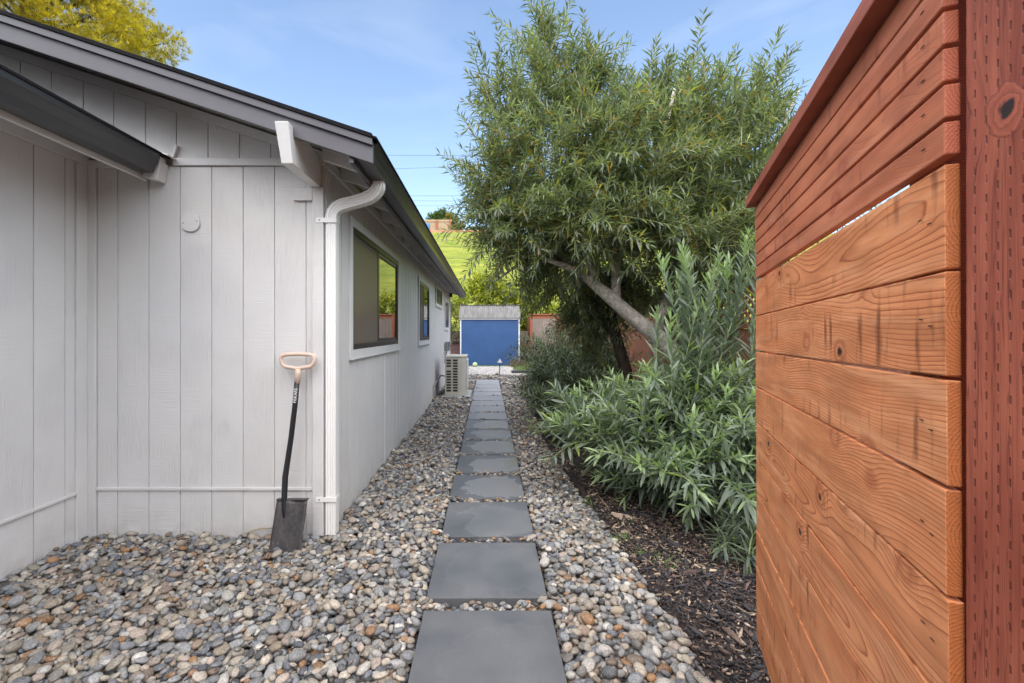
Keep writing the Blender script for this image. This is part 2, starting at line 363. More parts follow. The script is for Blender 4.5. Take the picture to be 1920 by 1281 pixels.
def terrain_material():
    m, t = mat_new("hill_grass"); k = NT(t)
    P = k.n("NewGeometry").outputs["Position"]; s = k.n("SeparateXYZ", {0: P}).outputs
    n = k.noise(k.vec(P, (.25, .5, .5)), 1.0, 6, .65); n2 = k.noise(k.vec(P, (1.2, 3.0, 2.0)), 1.0, 5, .7); n3 = k.noise(k.vec(P, (.5, 6, 6)), .6, 3)
    col = k.mix(k.ramp(n, [(.35, 0), (.65, 1)]), c4((.15, .20, .03)), c4((.31, .31, .055)))  # yellow of a sunlit slope is put into the grass colour
    col = k.mix(k.ramp(n2, [(.4, 0), (.7, .7)]), col, c4((.10, .15, .025)))
    col = k.mix(k.ramp(n3, [(.55, 0), (.75, .22)]), col, c4((.33, .31, .07)))
    yard = k.m('LESS_THAN', s[1], 21.0)
    col = k.mix(yard, col, c4((.06, .05, .035)))
    k.out(k.pr(col, .9, k.bump(n2, .6, .3), spec=.1)); M["hill_grass"] = m
terrain_material()

def glass_material(name, tint, mixf=0.0, rough=.015):
    m, t = mat_new(name); k = NT(t)
    P = k.n("NewGeometry").outputs["Position"]
    wav = k.noise(P, 1.6, 1)
    b = k.pr(c4(tint), rough, k.bump(wav, .03, .02), spec=.9, **{"Coat Weight": .6, "Coat Roughness": .01, "Coat IOR": 1.6})
    if mixf:
        scr = k.n("BsdfDiffuse", {"Color": c4((.15, .13, .11))}).outputs[0]
        b = k.n("MixShader", {0: mixf, 1: b, 2: scr}).outputs[0]
    k.out(b); M[name] = m
glass_material("window_glass", (.012, .014, .014)); glass_material("window_screen", (.05, .045, .038), .86, .2)

def corrugated_material():
    m, t = mat_new("corrugated_roofing"); k = NT(t)
    P = k.n("NewGeometry").outputs["Position"]
    n = k.noise(k.vec(P, (9, 2, 2)), 1.0, 4)
    col = k.mix(k.ramp(n, [(.3, 0), (.7, 1)]), c4((.11, .105, .10)), c4((.20, .195, .19)))
    k.out(k.pr(col, .6, spec=.3)); M["corrugated_roofing"] = m
corrugated_material()

# ------------------------------------------------------------------ mesh helpers
WLOC = {}
class MB:
    def __init__(s): s.v = []; s.f = []
    def box(s, x0, x1, y0, y1, z0, z1):
        b = len(s.v)
        s.v += [(x0,y0,z0),(x1,y0,z0),(x1,y1,z0),(x0,y1,z0),(x0,y0,z1),(x1,y0,z1),(x1,y1,z1),(x0,y1,z1)]
        s.f += [tuple(b+i for i in q) for q in ((0,3,2,1),(4,5,6,7),(0,1,5,4),(1,2,6,5),(2,3,7,6),(3,0,4,7))]
        return s
    def hexa(s, pts):       # 8 points: bottom 4 then top 4, same order as box
        b = len(s.v); s.v += [tuple(p) for p in pts]
        s.f += [tuple(b+i for i in q) for q in ((0,3,2,1),(4,5,6,7),(0,1,5,4),(1,2,6,5),(2,3,7,6),(3,0,4,7))]
        return s
    def prism_y(s, poly, y0, y1):   # poly of (x,z)
        b = len(s.v); n = len(poly)
        s.v += [(x, y0, z) for x, z in poly] + [(x, y1, z) for x, z in poly]
        s.f.append(tuple(b+i for i in range(n))); s.f.append(tuple(b+n+i for i in reversed(range(n))))
        for i in range(n):
            j = (i+1) % n; s.f.append((b+i, b+n+i, b+n+j, b+j))
        return s
    def prism_x(s, poly, x0, x1):   # poly of (y,z)
        b = len(s.v); n = len(poly)
        s.v += [(x0, y, z) for y, z in poly] + [(x1, y, z) for y, z in poly]
        s.f.append(tuple(b+i for i in range(n))); s.f.append(tuple(b+n+i for i in reversed(range(n))))
        for i in range(n):
            j = (i+1) % n; s.f.append((b+i, b+n+i, b+n+j, b+j))
        return s
    def tube(s, pts, rad, n=8, cap=True, squash=1.0, prof=None):
        pts = [Vector(p) for p in pts]; b = len(s.v)
        if not hasattr(rad, '__len__'): rad = [rad] * len(pts)
        ref = None
        for i, p in enumerate(pts):
            d = (pts[min(i+1, len(pts)-1)] - pts[max(i-1, 0)]).normalized()
            if ref is None: ref = Vector((0, 1, 0)) if abs(d.y) < .8 else Vector((1, 0, 0))
            u = (ref - d * ref.dot(d)).normalized(); w = d.cross(u); ref = u
            for j in range(n):
                a = 2*math.pi*j/n
                if prof: cu, cw = prof[j]
                else: cu, cw = math.cos(a)*rad[i], math.sin(a)*rad[i]*squash
                s.v.append(tuple(p + u*cu + w*cw))
        nn = n
        for i in range(len(pts)-1):
            for j in range(nn):
                s.f.append((b+i*nn+j, b+i*nn+(j+1)%nn, b+(i+1)*nn+(j+1)%nn, b+(i+1)*nn+j))
        if cap:
            s.f.append(tuple(b+j for j in reversed(range(nn)))); s.f.append(tuple(b+(len(pts)-1)*nn+j for j in range(nn)))
        return s
    def disc_y(s, x, y, z, r, d, n=28):
        b = len(s.v)
        for yy in (y, y+d):
            for j in range(n):
                a = 2*math.pi*j/n; s.v.append((x+r*math.cos(a), yy, z+r*math.sin(a)))
        s.f.append(tuple(b+j for j in range(n))); s.f.append(tuple(b+n+j for j in reversed(range(n))))
        for j in range(n): s.f.append((b+j, b+n+j, b+n+(j+1)%n, b+(j+1)%n))
        return s
def link(o, parent=None, wl=None):
    COL.objects.link(o)
    if parent is not None: o.parent = parent
    return o
def tag(o, label=None, cat=None, group=None, kind=None):
    if label: o["label"] = label
    if cat: o["category"] = cat
    if group: o["group"] = group
    if kind: o["kind"] = kind
    return o
def wl(o): return WLOC.get(o.name, Vector((0, 0, 0)))
def build(mb, name, mat, parent=None, local=False, bevel=0, smooth=False, center=True, origin=None):
    me = bpy.data.meshes.new(name)
    vs = np.array(mb.v, dtype=float)
    c = (vs.min(0) + vs.max(0)) / 2 if center else np.zeros(3)
    if origin is not None: c = np.array(origin, float)
    me.from_pydata([tuple(v) for v in (vs - c)], [], mb.f)
    bm = bmesh.new(); bm.from_mesh(me); bmesh.ops.recalc_face_normals(bm, faces=bm.faces); bm.to_mesh(me); bm.free()
    me.materials.append(M[mat])
    if smooth: me.polygons.foreach_set("use_smooth", [True]*len(me.polygons))
    o = bpy.data.objects.new(name, me); link(o, parent)
    cv = Vector(c)
    o.location = cv if (local or parent is None) else cv - wl(parent)
    WLOC[o.name] = cv
    if bevel:
        md = o.modifiers.new("bevel", 'BEVEL'); md.width = bevel; md.segments = 2; md.limit_method = 'ANGLE'
        md.harden_normals = False
    return o
def empty(name, loc, label, cat, group=None):
    o = bpy.data.objects.new(name, None); COL.objects.link(o); o.location = loc; o.empty_display_size = .1
    WLOC[o.name] = Vector(loc); tag(o, label, cat, group)
    return o
def copy_child(src, parent, loc, name=None, rot=None, scale=None):
    c = src.copy(); COL.objects.link(c); c.parent = parent; c.location = Vector(loc) - wl(parent)
    WLOC[c.name] = Vector(loc)
    if rot is not None: c.rotation_euler = rot
    if scale is not None: c.scale = scale
    return c
def npmesh(name, verts, faces_flat, loop_tot, mat, cols=None, smooth=False):
    me = bpy.data.meshes.new(name)
    nv = len(verts); nf = len(loop_tot)
    me.vertices.add(nv); me.vertices.foreach_set("co", np.asarray(verts, np.float32).ravel())
    me.loops.add(len(faces_flat)); me.loops.foreach_set("vertex_index", np.asarray(faces_flat, np.int32))
    me.polygons.add(nf)
    ls = np.zeros(nf, np.int32); ls[1:] = np.cumsum(loop_tot)[:-1]
    me.polygons.foreach_set("loop_start", ls); me.polygons.foreach_set("loop_total", np.asarray(loop_tot, np.int32))
    if smooth: me.polygons.foreach_set("use_smooth", np.ones(nf, bool))
    me.update(calc_edges=True)
    if cols is not None:
        a = me.color_attributes.new("Col", 'FLOAT_COLOR', 'POINT')
        c = np.ones((nv, 4), np.float32); c[:, :3] = cols; a.data.foreach_set("color", c.ravel())
    me.materials.append(M[mat])
    return me
def npobj(name, me, parent=None, loc=(0, 0, 0)):
    o = bpy.data.objects.new(name, me); link(o, parent)
    o.location = Vector(loc) - (wl(parent) if parent else Vector((0, 0, 0))); WLOC[o.name] = Vector(loc)
    return o
def norm(a): return a / np.maximum(np.linalg.norm(a, axis=-1, keepdims=True), 1e-9)

# ================================================================== TERRAIN
def sm(t): t = np.clip(t, 0, 1); return t*t*(3-2*t)
def hfun(x, y):
    f = np.clip((y-27)/54, 0, 1); f = f*.85 + .15*sm(f)
    h = 18.9*f + 1.2*np.clip((y-81)/100, 0, 3)
    h += .35*np.sin(x*.11+y*.05)*sm((y-30)/25) + .18*np.sin(x*.33-y*.21)*sm((y-34)/20)
    h += 33*sm((-y-42)/60)  # unseen ridge behind the camera, added to keep low sun off the yard
    return h - .12
xs = np.concatenate([np.linspace(-420, -62, 12), np.linspace(-60, 60, 61), np.linspace(62, 420, 12)])
ys = np.concatenate([np.linspace(-420, -112, 8), np.linspace(-110, 24, 40), np.linspace(25, 90, 66), np.linspace(95, 600, 20)])
GX, GY = np.meshgrid(xs, ys); GZ = hfun(GX, GY)
nx_, ny_ = len(xs), len(ys)
vv = np.stack([GX, GY, GZ], -1).reshape(-1, 3)
ii = (np.arange(ny_-1)[:, None]*nx_ + np.arange(nx_-1)[None]).ravel()
ff = np.stack([ii, ii+1, ii+nx_+1, ii+nx_], 1).ravel()
terr = npobj("ground", npmesh("ground", vv, ff, np.full(len(ii), 4), "hill_grass", smooth=True)); tag(terr, kind="structure")
tag(build(MB().box(-3.2, .84, .4, 14.1, -.11, -.052), "path_bed", "bed_soil"), kind="structure")
tag(build(MB().box(-1.0, 2.1, 14.13, 18.6, -.11, -.012), "far_gravel_bed", "pea_gravel_soil"), kind="structure")

# ================================================================== HOUSE
D0 = 3.04; XS = -1.055; XL = -2.62; DF = 12.95
house = empty("house", (XS, D0, 0), "light grey single-storey house with vertical grooved siding and a dark sloping roof", "house")
def px2x(px, D=D0): return (px-914)/870*D
def ztop(X): return 2.442 + (-.642 - X)*.3333
# wall cores
build(MB().box(-12.5, XS-.008, D0+.008, DF-.01, -.1, 2.42), "wall", "siding_paint", house)
build(MB().prism_y([(-12.5, 2.421), (XS-.012, 2.421), (XS-.012, ztop(XS)-.075), (-6.8, ztop(-6.8)-.075), (-12.5, ztop(-1.1)-.075)], D0+.012, D0+.12), "gable_wall", "wall_backing", house)
build(MB().box(-10, XL-.008, -6, D0+.007, -.1, 2.62), "wall", "siding_paint", house)
PT = .011
G = .003
# end wall planks
gl = [182, 220.5, 279, 338, 397, 456, 515, 574, 588]
for a, b in zip(gl[:-1], gl[1:]):
    x0, x1 = px2x(a)+G, px2x(b)-G
    build(MB().box(x0, x1, D0, D0+PT, -.05, 2.412), "siding_plank", "siding_paint", house, bevel=.0015)
gu = [38.6-58.6*k for k in (3, 2, 1)] + [38.6, 97.5, 157, 214, 273.5, 331.5, 390.5, 449.5, 508, 567]
for a, b in zip(gu[:-1], gu[1:]):
    x0, x1 = px2x(a)+.0025, px2x(b)-.0025
    x1 = min(x1, XS)
    zt0, zt1 = ztop(x0)-.082, ztop(x1)-.082
    build(MB().hexa([(x0,D0-.003,2.466),(x1,D0-.003,2.466),(x1,D0+PT,2.466),(x0,D0+PT,2.466),(x0,D0-.003,zt0),(x1,D0-.003,zt1),(x1,D0+PT,zt1),(x0,D0+PT,zt0)]), "gable_plank", "siding_paint", house, bevel=.001)
# trims on the end wall
build(MB().box(px2x(327), XS, D0-.019, D0-.001, 2.415, 2.462), "band_trim", "light_paint", house, bevel=.002)
build(MB().box(XL+.001, px2x(292), D0-.019, D0-.001, 2.40, 2.446), "band_trim", "light_paint", house, bevel=.002)
build(MB().box(px2x(183), px2x(587), D0-.013, D0-.001, .292, .312), "drip_moulding", "siding_paint", house, bevel=.003)
build(MB().box(XL+.001, px2x(181.5), D0-.012, D0+.01, -.05, 2.44), "corner_board", "siding_paint", house, bevel=.002)
build(MB().box(px2x(588), px2x(608.5), D0-.022, D0+.004, .0, 2.27), "corner_board", "siding_paint", house, bevel=.003)
build(MB().box(px2x(552), px2x(588)-.001, D0-.022, D0-.001, 2.185, 2.268), "trim_block", "siding_paint", house, bevel=.002)
cv = build(MB().disc_y(-1.938, D0-.016, 2.043, .061, .015), "cover_plate", "light_paint", house, bevel=.002)
for dx in (-.045, .045): build(MB().disc_y(-1.938+dx, D0-.0185, 2.043+dx*.15, .004, .003, 10), "screw", "utility_grey", cv)
# frieze under the rake
fz = lambda x: ztop(x)-.083
build(MB().hexa([(-6.8,D0-.022,fz(-6.8)-.06),(XS,D0-.022,fz(XS)-.06),(XS,D0-.004,fz(XS)-.06),(-6.8,D0-.004,fz(-6.8)-.06),(-6.8,D0-.022,fz(-6.8)),(XS,D0-.022,fz(XS)),(XS,D0-.004,fz(XS)),(-6.8,D0-.004,fz(-6.8))]), "frieze_board", "light_paint", house, bevel=.001)
# left wing wall planks (plane X = XL, facing +X)
def lwD(px): return 2.62*870/(914-px)
yl = [D0-.011, lwD(122)] ; ys_l = [lwD(122)]
y = lwD(122) - .0
edges = [lwD(122)-.0, lwD(63)]
while edges[-1] > -5.8: edges.append(edges[-1]-.203)
build(MB().box(XL-PT, XL+.012, lwD(141), D0-.013, -.05, 2.41), "corner_board", "siding_paint", house, bevel=.002)
build(MB().box(XL-PT, XL, lwD(122)+G, lwD(141)-G, -.05, 2.41), "siding_plank", "siding_paint", house, bevel=.0015)
for a, b in zip(edges[:-1], edges[1:]):
    build(MB().box(XL-PT, XL, b+G, a-G, -.05, 2.41), "siding_plank", "siding_paint", house, bevel=.0015)
build(MB().box(XL+.001, XL+.014, -5.9, lwD(141)-.001, .292, .312), "drip_moulding", "siding_paint", house, bevel=.003)
build(MB().box(XL-.005, XL+.02, -5.9, D0-.013, 2.411, 2.52), "frieze_board", "light_paint", house, bevel=.002)

# side wall planks, windows cut out
def wD(px): return 1.055*870/(914-px)
wins = [  # D0, D1, z0, z1 of the black frame; mullion D
    (3.586, 5.43, 1.19, 2.145, 4.49),
    (7.09, 8.30, 1.19, 2.11, 7.66),
    (9.45, 10.62, 1.92, 2.235, 10.02),
    (11.45, 12.45, 1.44, 2.08, 11.95)]
TR = .062
G = .0055
def cuts(y0, y1):
    segs = [(-.05, 2.40)]
    for (a, b, z0, z1, _) in wins:
        a -= .02; b += .02; zz0 = z0-.02; zz1 = z1+.02
        if y1 > a and y0 < b:
            new = []
            for s0, s1 in segs:
                if s1 <= zz0 or s0 >= zz1: new.append((s0, s1)); continue
                if zz0 > s0: new.append((s0, zz0))
                if s1 > zz1: new.append((zz1, s1))
            segs = new
    return segs
y = D0+.004+.105
first = True
ye = [D0+.006, y]
while ye[-1] < DF-.25: ye.append(ye[-1]+.203)
ye.append(DF)
for a, b in zip(ye[:-1], ye[1:]):
    # split plank where a window edge passes through it
    pts = [a+G] + sorted([p for w in wins for p in (w[0]-.02, w[1]+.02) if a+G+.01 < p < b-G-.01]) + [b-G]
    for p0, p1 in zip(pts[:-1], pts[1:]):
        for z0, z1 in cuts(p0+.001, p1-.001):
            build(MB().box(XS-PT, XS, p0, p1, z0, z1), "siding_plank", "siding_paint", house, bevel=.001 if a < 6 else 0)
build(MB().box(XS+.001, XS+.007, wD(720.5), wD(723), -.05, 1.085), "joint_strip", "light_paint", house)
build(MB().box(XS-.011, XS+.02, DF-.09, DF+.012, -.05, 2.40), "corner_board", "siding_paint", house)
build(MB().box(XS-.02, XS+.02, D0-.001, DF, 2.401, 2.46), "frieze_board", "light_paint", house)
for wi, (a, b, z0, z1, mu) in enumerate(wins):
    wn = build(MB().box(XS-.02, XS+.012, a, b, z0, z0+.045).box(XS-.02, XS+.012, a, b, z1-.045, z1)
               .box(XS-.02, XS+.012, a, a+.045, z0+.0451, z1-.0451).box(XS-.02, XS+.012, b-.045, b, z0+.0451, z1-.0451), "window", "window_frame_black", house, bevel=.003)
    build(MB().box(XS-.018, XS+.004, mu-.022, mu+.022, z0+.046, z1-.046), "mullion", "window_frame_black", wn)
    # far sash frame stands a little proud
    build(MB().box(XS-.010, XS+.001, mu+.023, b-.046, z0+.046, z0+.075).box(XS-.010, XS+.001, mu+.023, b-.046, z1-.075, z1-.046)
          .box(XS-.010, XS+.001, b-.075, b-.0461, z0+.0751, z1-.0751), "sash", "window_frame_black", wn)
    build(MB().box(XS-.0035, XS-.001, a+.046, mu-.023, z0+.046, z1-.046), "insect_screen", "window_screen", wn)
    build(MB().box(XS-.0035, XS-.002, mu+.023, b-.0761, z0+.0755, z1-.0755), "pane", "window_glass", wn)
    # casing
    for (yy0, yy1, q0, q1, nm) in ((a-TR, a-.002, z0-TR, z1+.07, "window_casing"), (b+.002, b+TR, z0-TR, z1+.07, "window_casing"),
                               (a-.001, b+.001, z0-TR, z0-.002, "window_casing"), (a-.001, b+.001, z1+.002, z1+.07, "window_casing")):
        build(MB().box(XS+.001, XS+.019, yy0, yy1, q0, q1), nm, "light_paint", wn, bevel=.002)
    build(MB().box(XS+.001, XS+.03, a-TR, b+TR, z0-TR-.016, z0-TR-.001), "sill", "light_paint", wn, bevel=.002)

# main roof
RY0, RY1 = 2.60, 13.42
roof = build(MB().prism_y([(-.66, ztop(-.66)-.062), (-.66, ztop(-.66)-.03), (-6.8, ztop(-6.8)-.03), (-12.95, ztop(-.65)-.03), (-12.95, ztop(-.65)-.062), (-6.8, ztop(-6.8)-.062)], RY0+.026, RY1), "roof", "light_paint", house)
e = .143/math.sqrt(1+1/9)*1.0
proto = None; n = 0; X = -.618
cx, cz = .3333/math.hypot(1, .3333), 0
while X > -6.7:
    # each course: a wedge lying on the one below
    z = ztop(X)-.03
    if proto is None:
        proto = build(MB().prism_y([(X, z), (X, z+.012), (X-.30, z+.10), (X-.30, z+.10-.004)], RY0-.018, RY1), "shingle_course", "shingle_black", roof)
        X0, z0_ = X, z; base_loc = wl(proto).copy()
    else:
        copy_child(proto, roof, base_loc + Vector((X-X0, rnd.uniform(-.006, .006), z-z0_ + .0)))
    X -= .143*.949; n += 1
build(MB().prism_y([(-6.7, ztop(-6.7)-.026), (-6.8, ztop(-6.8)+.01), (-12.98, ztop(-.63)-.0), (-12.98, ztop(-.63)-.026), (-6.8, ztop(-6.8)-.026)], RY0-.018, RY1), "shingle_slope", "shingle_black", roof)
def rake(zb, zt, y0, y1, nm, xr=-.642, mat="roof_trim_paint"):
    f = lambda x, o: ztop(x)-o
    xl = -6.8
    return build(MB().hexa([(xl,y0,f(xl,zb)),(xr,y0,f(xr,zb)),(xr,y1,f(xr,zb)),(xl,y1,f(xl,zb)),(xl,y0,f(xl,zt)),(xr,y0,f(xr,zt)),(xr,y1,f(xr,zt)),(xl,y1,f(xl,zt))]), nm, mat, house, bevel=.002)
rake(.168, .041, 2.602, 2.625, "rake_board"); rake(.073, .034, 2.582, 2.6015, "rake_moulding"); rake(.0335, .010, 2.572, 2.60, "drip_edge", mat="shingle_black")
# eave: fascia, gutter, rafters, beam
build(MB().box(-.782, -.757, 2.626, RY1, 2.285, 2.405), "fascia_board", "roof_trim_paint", house, bevel=.002)
gp = [(-.755,2.425),(-.755,2.312),(-.668,2.312),(-.655,2.352),(-.632,2.392),(-.624,2.398),(-.624,2.428),(-.634,2.428),(-.634,2.422),(-.628,2.418),(-.628,2.402),(-.637,2.396),(-.660,2.354),(-.671,2.317),(-.750,2.317),(-.750,2.425)]
gut = build(MB().prism_y(gp, 2.63, RY1-.02), "gutter", "gutter_dark", house)
build(MB().prism_y(gp[:7]+[(-.64,2.428)], RY1-.019, RY1-.016), "end_cap", "gutter_dark", gut)
yr = 2.93
raf = None
while yr < 13.2:
    if raf is None:
        zt = lambda x: ztop(x)-.0635
        xw, xe = XS+.021, -.784
        raf = build(MB().hexa([(xw,yr-.019,zt(xw)-.10),(xe,yr-.019,zt(xe)-.10),(xe,yr+.019,zt(xe)-.10),(xw,yr+.019,zt(xw)-.10),(xw,yr-.019,zt(xw)),(xe,yr-.019,zt(xe)),(xe,yr+.019,zt(xe)),(xw,yr+.019,zt(xw))]), "rafter", "light_paint", house, bevel=.002)
        rl = wl(raf).copy()
        yr = 3.29
    else:
        copy_child(raf, house, rl+Vector((0, yr-2.93, 0))); yr += .61
build(MB().hexa([(-1.155,2.60,2.272),(-1.09,2.60,2.272),(-1.09,D0-.001,2.272),(-1.155,D0-.001,2.272),(-1.165,2.535,2.482),(-1.09,2.535,2.482),(-1.09,D0-.001,2.472),(-1.165,D0-.001,2.472)]), "outrigger_beam", "beam_white", house, bevel=.004)
# downspout: ribbed profile
def rib_prof(w, d):
    pts = []
    n = 4
    for i in range(n*2+1):
        pts.append((-w/2 + w*i/(n*2), -d/2 + (.004 if i % 2 else 0)))
    for i in range(n*2+1):
        pts.append((w/2 - w*i/(n*2), d/2 - (.004 if i % 2 else 0)))
    return pts
pr = rib_prof(.066, .062)
YD = 3.052
def sweep(path, prof):      # path in plane y=YD of (x,z); prof (across, y)
    mb = MB(); n = len(prof)
    for i, (x, z) in enumerate(path):
        a = path[max(i-1, 0)]; b = path[min(i+1, len(path)-1)]
        t = Vector((b[0]-a[0], b[1]-a[1])).normalized(); nx, nz = -t.y, t.x
        for u, w in prof: mb.v.append((x+nx*u, YD+w, z+nz*u))
    for i in range(len(path)-1):
        for j in range(n): mb.f.append((i*n+j, i*n+(j+1)%n, (i+1)*n+(j+1)%n, (i+1)*n+j))
    mb.f.append(tuple(reversed(range(n)))); mb.f.append(tuple((len(path)-1)*n+j for j in range(n)))
    return mb
xd = -1.020
ds = build(sweep([(xd, 0.005), (xd, 1.0), (xd, 2.045)], pr), "downspout", "aluminium_white", house, bevel=0)
el = []
P0, P1, P2, P3 = (xd, 2.05), (xd, 2.14), (-.95, 2.185), (-.80, 2.215)
ctrl = [(xd, 2.046), (xd, 2.085), (xd+.008, 2.115), (xd+.028, 2.14), (xd+.06, 2.158), (xd+.11, 2.172), (xd+.17, 2.188), (xd+.22, 2.203), (xd+.262, 2.222), (xd+.292, 2.25), (xd+.306, 2.28), (xd+.308, 2.322)]
elb = sweep(ctrl, rib_prof(.070, .066)); build(elb, "elbow", "aluminium_white", ds)
for i in (2, 3, 4, 7, 8, 9):       # crimps
    a, b = ctrl[i], ctrl[i+1]
    for q in (.2, .6):
        c = (a[0]+(b[0]-a[0])*q, a[1]+(b[1]-a[1])*q); d = (a[0]+(b[0]-a[0])*(q+.16), a[1]+(b[1]-a[1])*(q+.16))
        cr = sweep([c, d], rib_prof(.074, .070)); build(cr, "crimp", "aluminium_white", ds)
for zz in (2.055, .238):
    br = build(MB().box(px2x(595), -.982, YD-.0385, YD-.0345, zz-.016, zz+.016).box(-.986, -.982, YD-.034, YD+.03, zz-.016, zz+.016), "bracket", "aluminium_white", ds, bevel=.001)
    build(MB().disc_y(px2x(601.5), YD-.041, zz, .005, .004, 10), "screw", "utility_grey", br)
# wing roof
WX = -2.09
zw = lambda x: 2.46 + (WX+.02-x)*.3333
wroof = build(MB().prism_y([(WX, zw(WX)-.05), (WX, zw(WX)-.02), (-6.3, zw(-6.3)-.02), (-10.6, zw(WX)-.02), (-10.6, zw(WX)-.05), (-6.3, zw(-6.3)-.05)], -6.5, D0-.024), "roof", "light_paint", house)
build(MB().prism_y([(WX+.03, zw(WX)-.018), (WX+.03, zw(WX)-.004), (-6.3, zw(-6.3)+.005), (-10.63, zw(WX)-.004), (-10.63, zw(WX)-.018), (-6.3, zw(-6.3)-.018)], -6.5, D0-.024), "shingle_slope", "shingle_black", wroof)
gw = [(x+(-2.066+.624), z+.022) for x, z in gp]
gutw = build(MB().prism_y(gw, -6.5, 2.93), "gutter", "gutter_dark", house)
build(MB().box(WX-.142, WX-.122, -6.5, D0-.024, 2.31, 2.42), "fascia_board", "light_paint", house, bevel=.002)
# sloping soffit boards under the wing eave (each a plank along the wall)
nb = 3
for i in range(nb):
    xa = WX-.145-(WX-.145-XL-.022)*i/nb; xb = WX-.145-(WX-.145-XL-.022)*(i+1)/nb+.004
    za, zb = 2.34+(WX-.145-xa)*.3333, 2.34+(WX-.145-xb)*.3333
    build(MB().prism_y([(xa, za+.05), (xa, za+.062), (xb, zb+.062), (xb, zb+.05)], -6.4, D0-.025), "soffit_board", "light_paint", house, bevel=.001)
build(MB().hexa([(-2.20,2.955,2.318),(-2.105,2.955,2.295),(-2.105,D0-.002,2.295),(-2.20,D0-.002,2.318),(-2.155,2.955,2.44),(-2.088,2.955,2.418),(-2.088,D0-.002,2.418),(-2.155,D0-.002,2.44)]), "fascia_end", "light_paint", house, bevel=.003)
build(MB().prism_y([(-2.30,2.546),(-2.025,2.447),(-2.025,2.454),(-2.30,2.556)], 2.94, D0-.004), "roof_flashing", "aluminium_white", house)
build(MB().hexa([(-2.058,D0-.03,2.452),(-2.045,D0-.03,2.448),(-2.045,D0-.004,2.448),(-2.058,D0-.004,2.452),(-2.026,D0-.03,2.545),(-2.012,D0-.03,2.540),(-2.012,D0-.004,2.540),(-2.026,D0-.004,2.545)]), "kickout_flashing", "light_paint", house, bevel=.001)
# eave lamp at the far corner
build(MB().box(XS+.02, XS+.10, 12.55, 12.67, 2.27, 2.38), "wall_lamp", "black_plastic", house, bevel=.01)
# meter disconnect with cable, pipes
dx = build(MB().box(XS+.02, XS+.13, 11.35, 11.62, .86, 1.08), "disconnect_box", "utility_grey", house, bevel=.008)
build(MB().box(XS+.12, XS+.15, 11.33, 11.64, .99, 1.085), "box_lid", "utility_grey", dx, bevel=.004)
build(MB().tube([(XS+.06, 11.4, .86), (XS+.055, 11.0, .72), (XS+.08, 10.6, .62), (XS+.16, 10.25, .56), (XS+.24, 10.05, .55)], .012, 8), "cable", "black_plastic", dx, smooth=True)
build(MB().tube([(XS+.03, 8.9, .28), (XS+.035, 9.3, .33), (XS+.04, 10.1, .38), (XS+.2, 10.15, .34)], .014, 8).tube([(XS+.03, 8.9, .28), (XS+.03, 8.9, -.02)], .012, 8), "conduit", "utility_grey", house, smooth=True)

# ================================================================== AC UNIT
ac = empty("air_conditioner", (-.64, 9.75, 0), "beige outdoor air conditioner on a concrete pad against the grey side wall", "air conditioner")
build(MB().box(-.92, -.34, 9.2, 10.25, -.04, .045), "base_pad", "concrete_pad", ac, bevel=.01)
Z0, Z1 = .075, .815
prof = [(-.852, 10.15), (-.852, 9.32), (-.565, 9.32), (-.505, 9.335), (-.46, 9.37), (-.437, 9.42), (-.437, 10.15)]
def prz(poly, z0, z1):
    mb = MB(); n = len(poly)
    mb.v = [(x, y, z0) for x, y in poly] + [(x, y, z1) for x, y in poly]
    mb.f = [tuple(range(n)), tuple(reversed(range(n, 2*n)))] + [(i, (i+1) % n, n+(i+1) % n, n+i) for i in range(n)]
    return mb
build(prz([(x if x > -.6 else x, y+.012) for x, y in prof], Z0, Z1), "casing", "ac_dark", ac)
# front plate as bars with openings (12 rows x 2 columns)
XA, XM0, XM1, XB = -.825, -.7325, -.694, -.600
fr = MB()
fr.box(-.852, XA, 9.318, 9.331, Z0, Z1); fr.box(XM0, XM1, 9.318, 9.331, Z0, Z1); fr.box(XB, -.565, 9.318, 9.331, Z0, Z1)
rows = 12; rz0, rz1 = Z0+.045, Z1-.04; ph = (rz1-rz0)/rows
for c0, c1 in ((XA, XM0), (XM1, XB)):
    fr.box(c0, c1, 9.3185, 9.3305, Z0, rz0+.004); fr.box(c0, c1, 9.3185, 9.3305, rz1-.004, Z1)
build(fr, "front_plate", "ac_beige", ac)
for c0, c1 in ((XA, XM0), (XM1, XB)):
    for r in range(rows-1):
        z = rz0+ph*(r+1)
        build(MB().box(c0-.002, c1+.002, 9.314, 9.329, z-.0085, z+.0085), "louvre", "ac_beige", ac)
build(MB().box(XA, XM0, 9.313, 9.328, rz1-ph*4, rz1-ph*3), "label_plate", "ac_beige", ac)
build(prz([(-.565, 9.318), (-.505, 9.333), (-.458, 9.368), (-.435, 9.42), (-.435, 10.17), (-.445, 10.17), (-.447, 9.425), (-.465, 9.38), (-.51, 9.345), (-.565, 9.331)], Z0, Z1), "corner_panel", "ac_beige", ac, smooth=False)
build(prz([(-.862, 10.17), (-.862, 9.308), (-.563, 9.308), (-.50, 9.322), (-.448, 9.36), (-.425, 9.415), (-.425, 10.17)], Z1+.001, Z1+.022), "top_cover", "ac_beige", ac, bevel=.004)
build(prz([(-.858, 10.17), (-.858, 9.312), (-.563, 9.312), (-.50, 9.326), (-.452, 9.365), (-.43, 9.42), (-.43, 10.17)], Z0-.025, Z0-.001), "bottom_rim", "ac_beige", ac)
build(MB().box(-.434, -.41, 9.48, 10.08, Z0+.08, Z1-.06), "fan_grille", "shed_white", ac, bevel=.01)

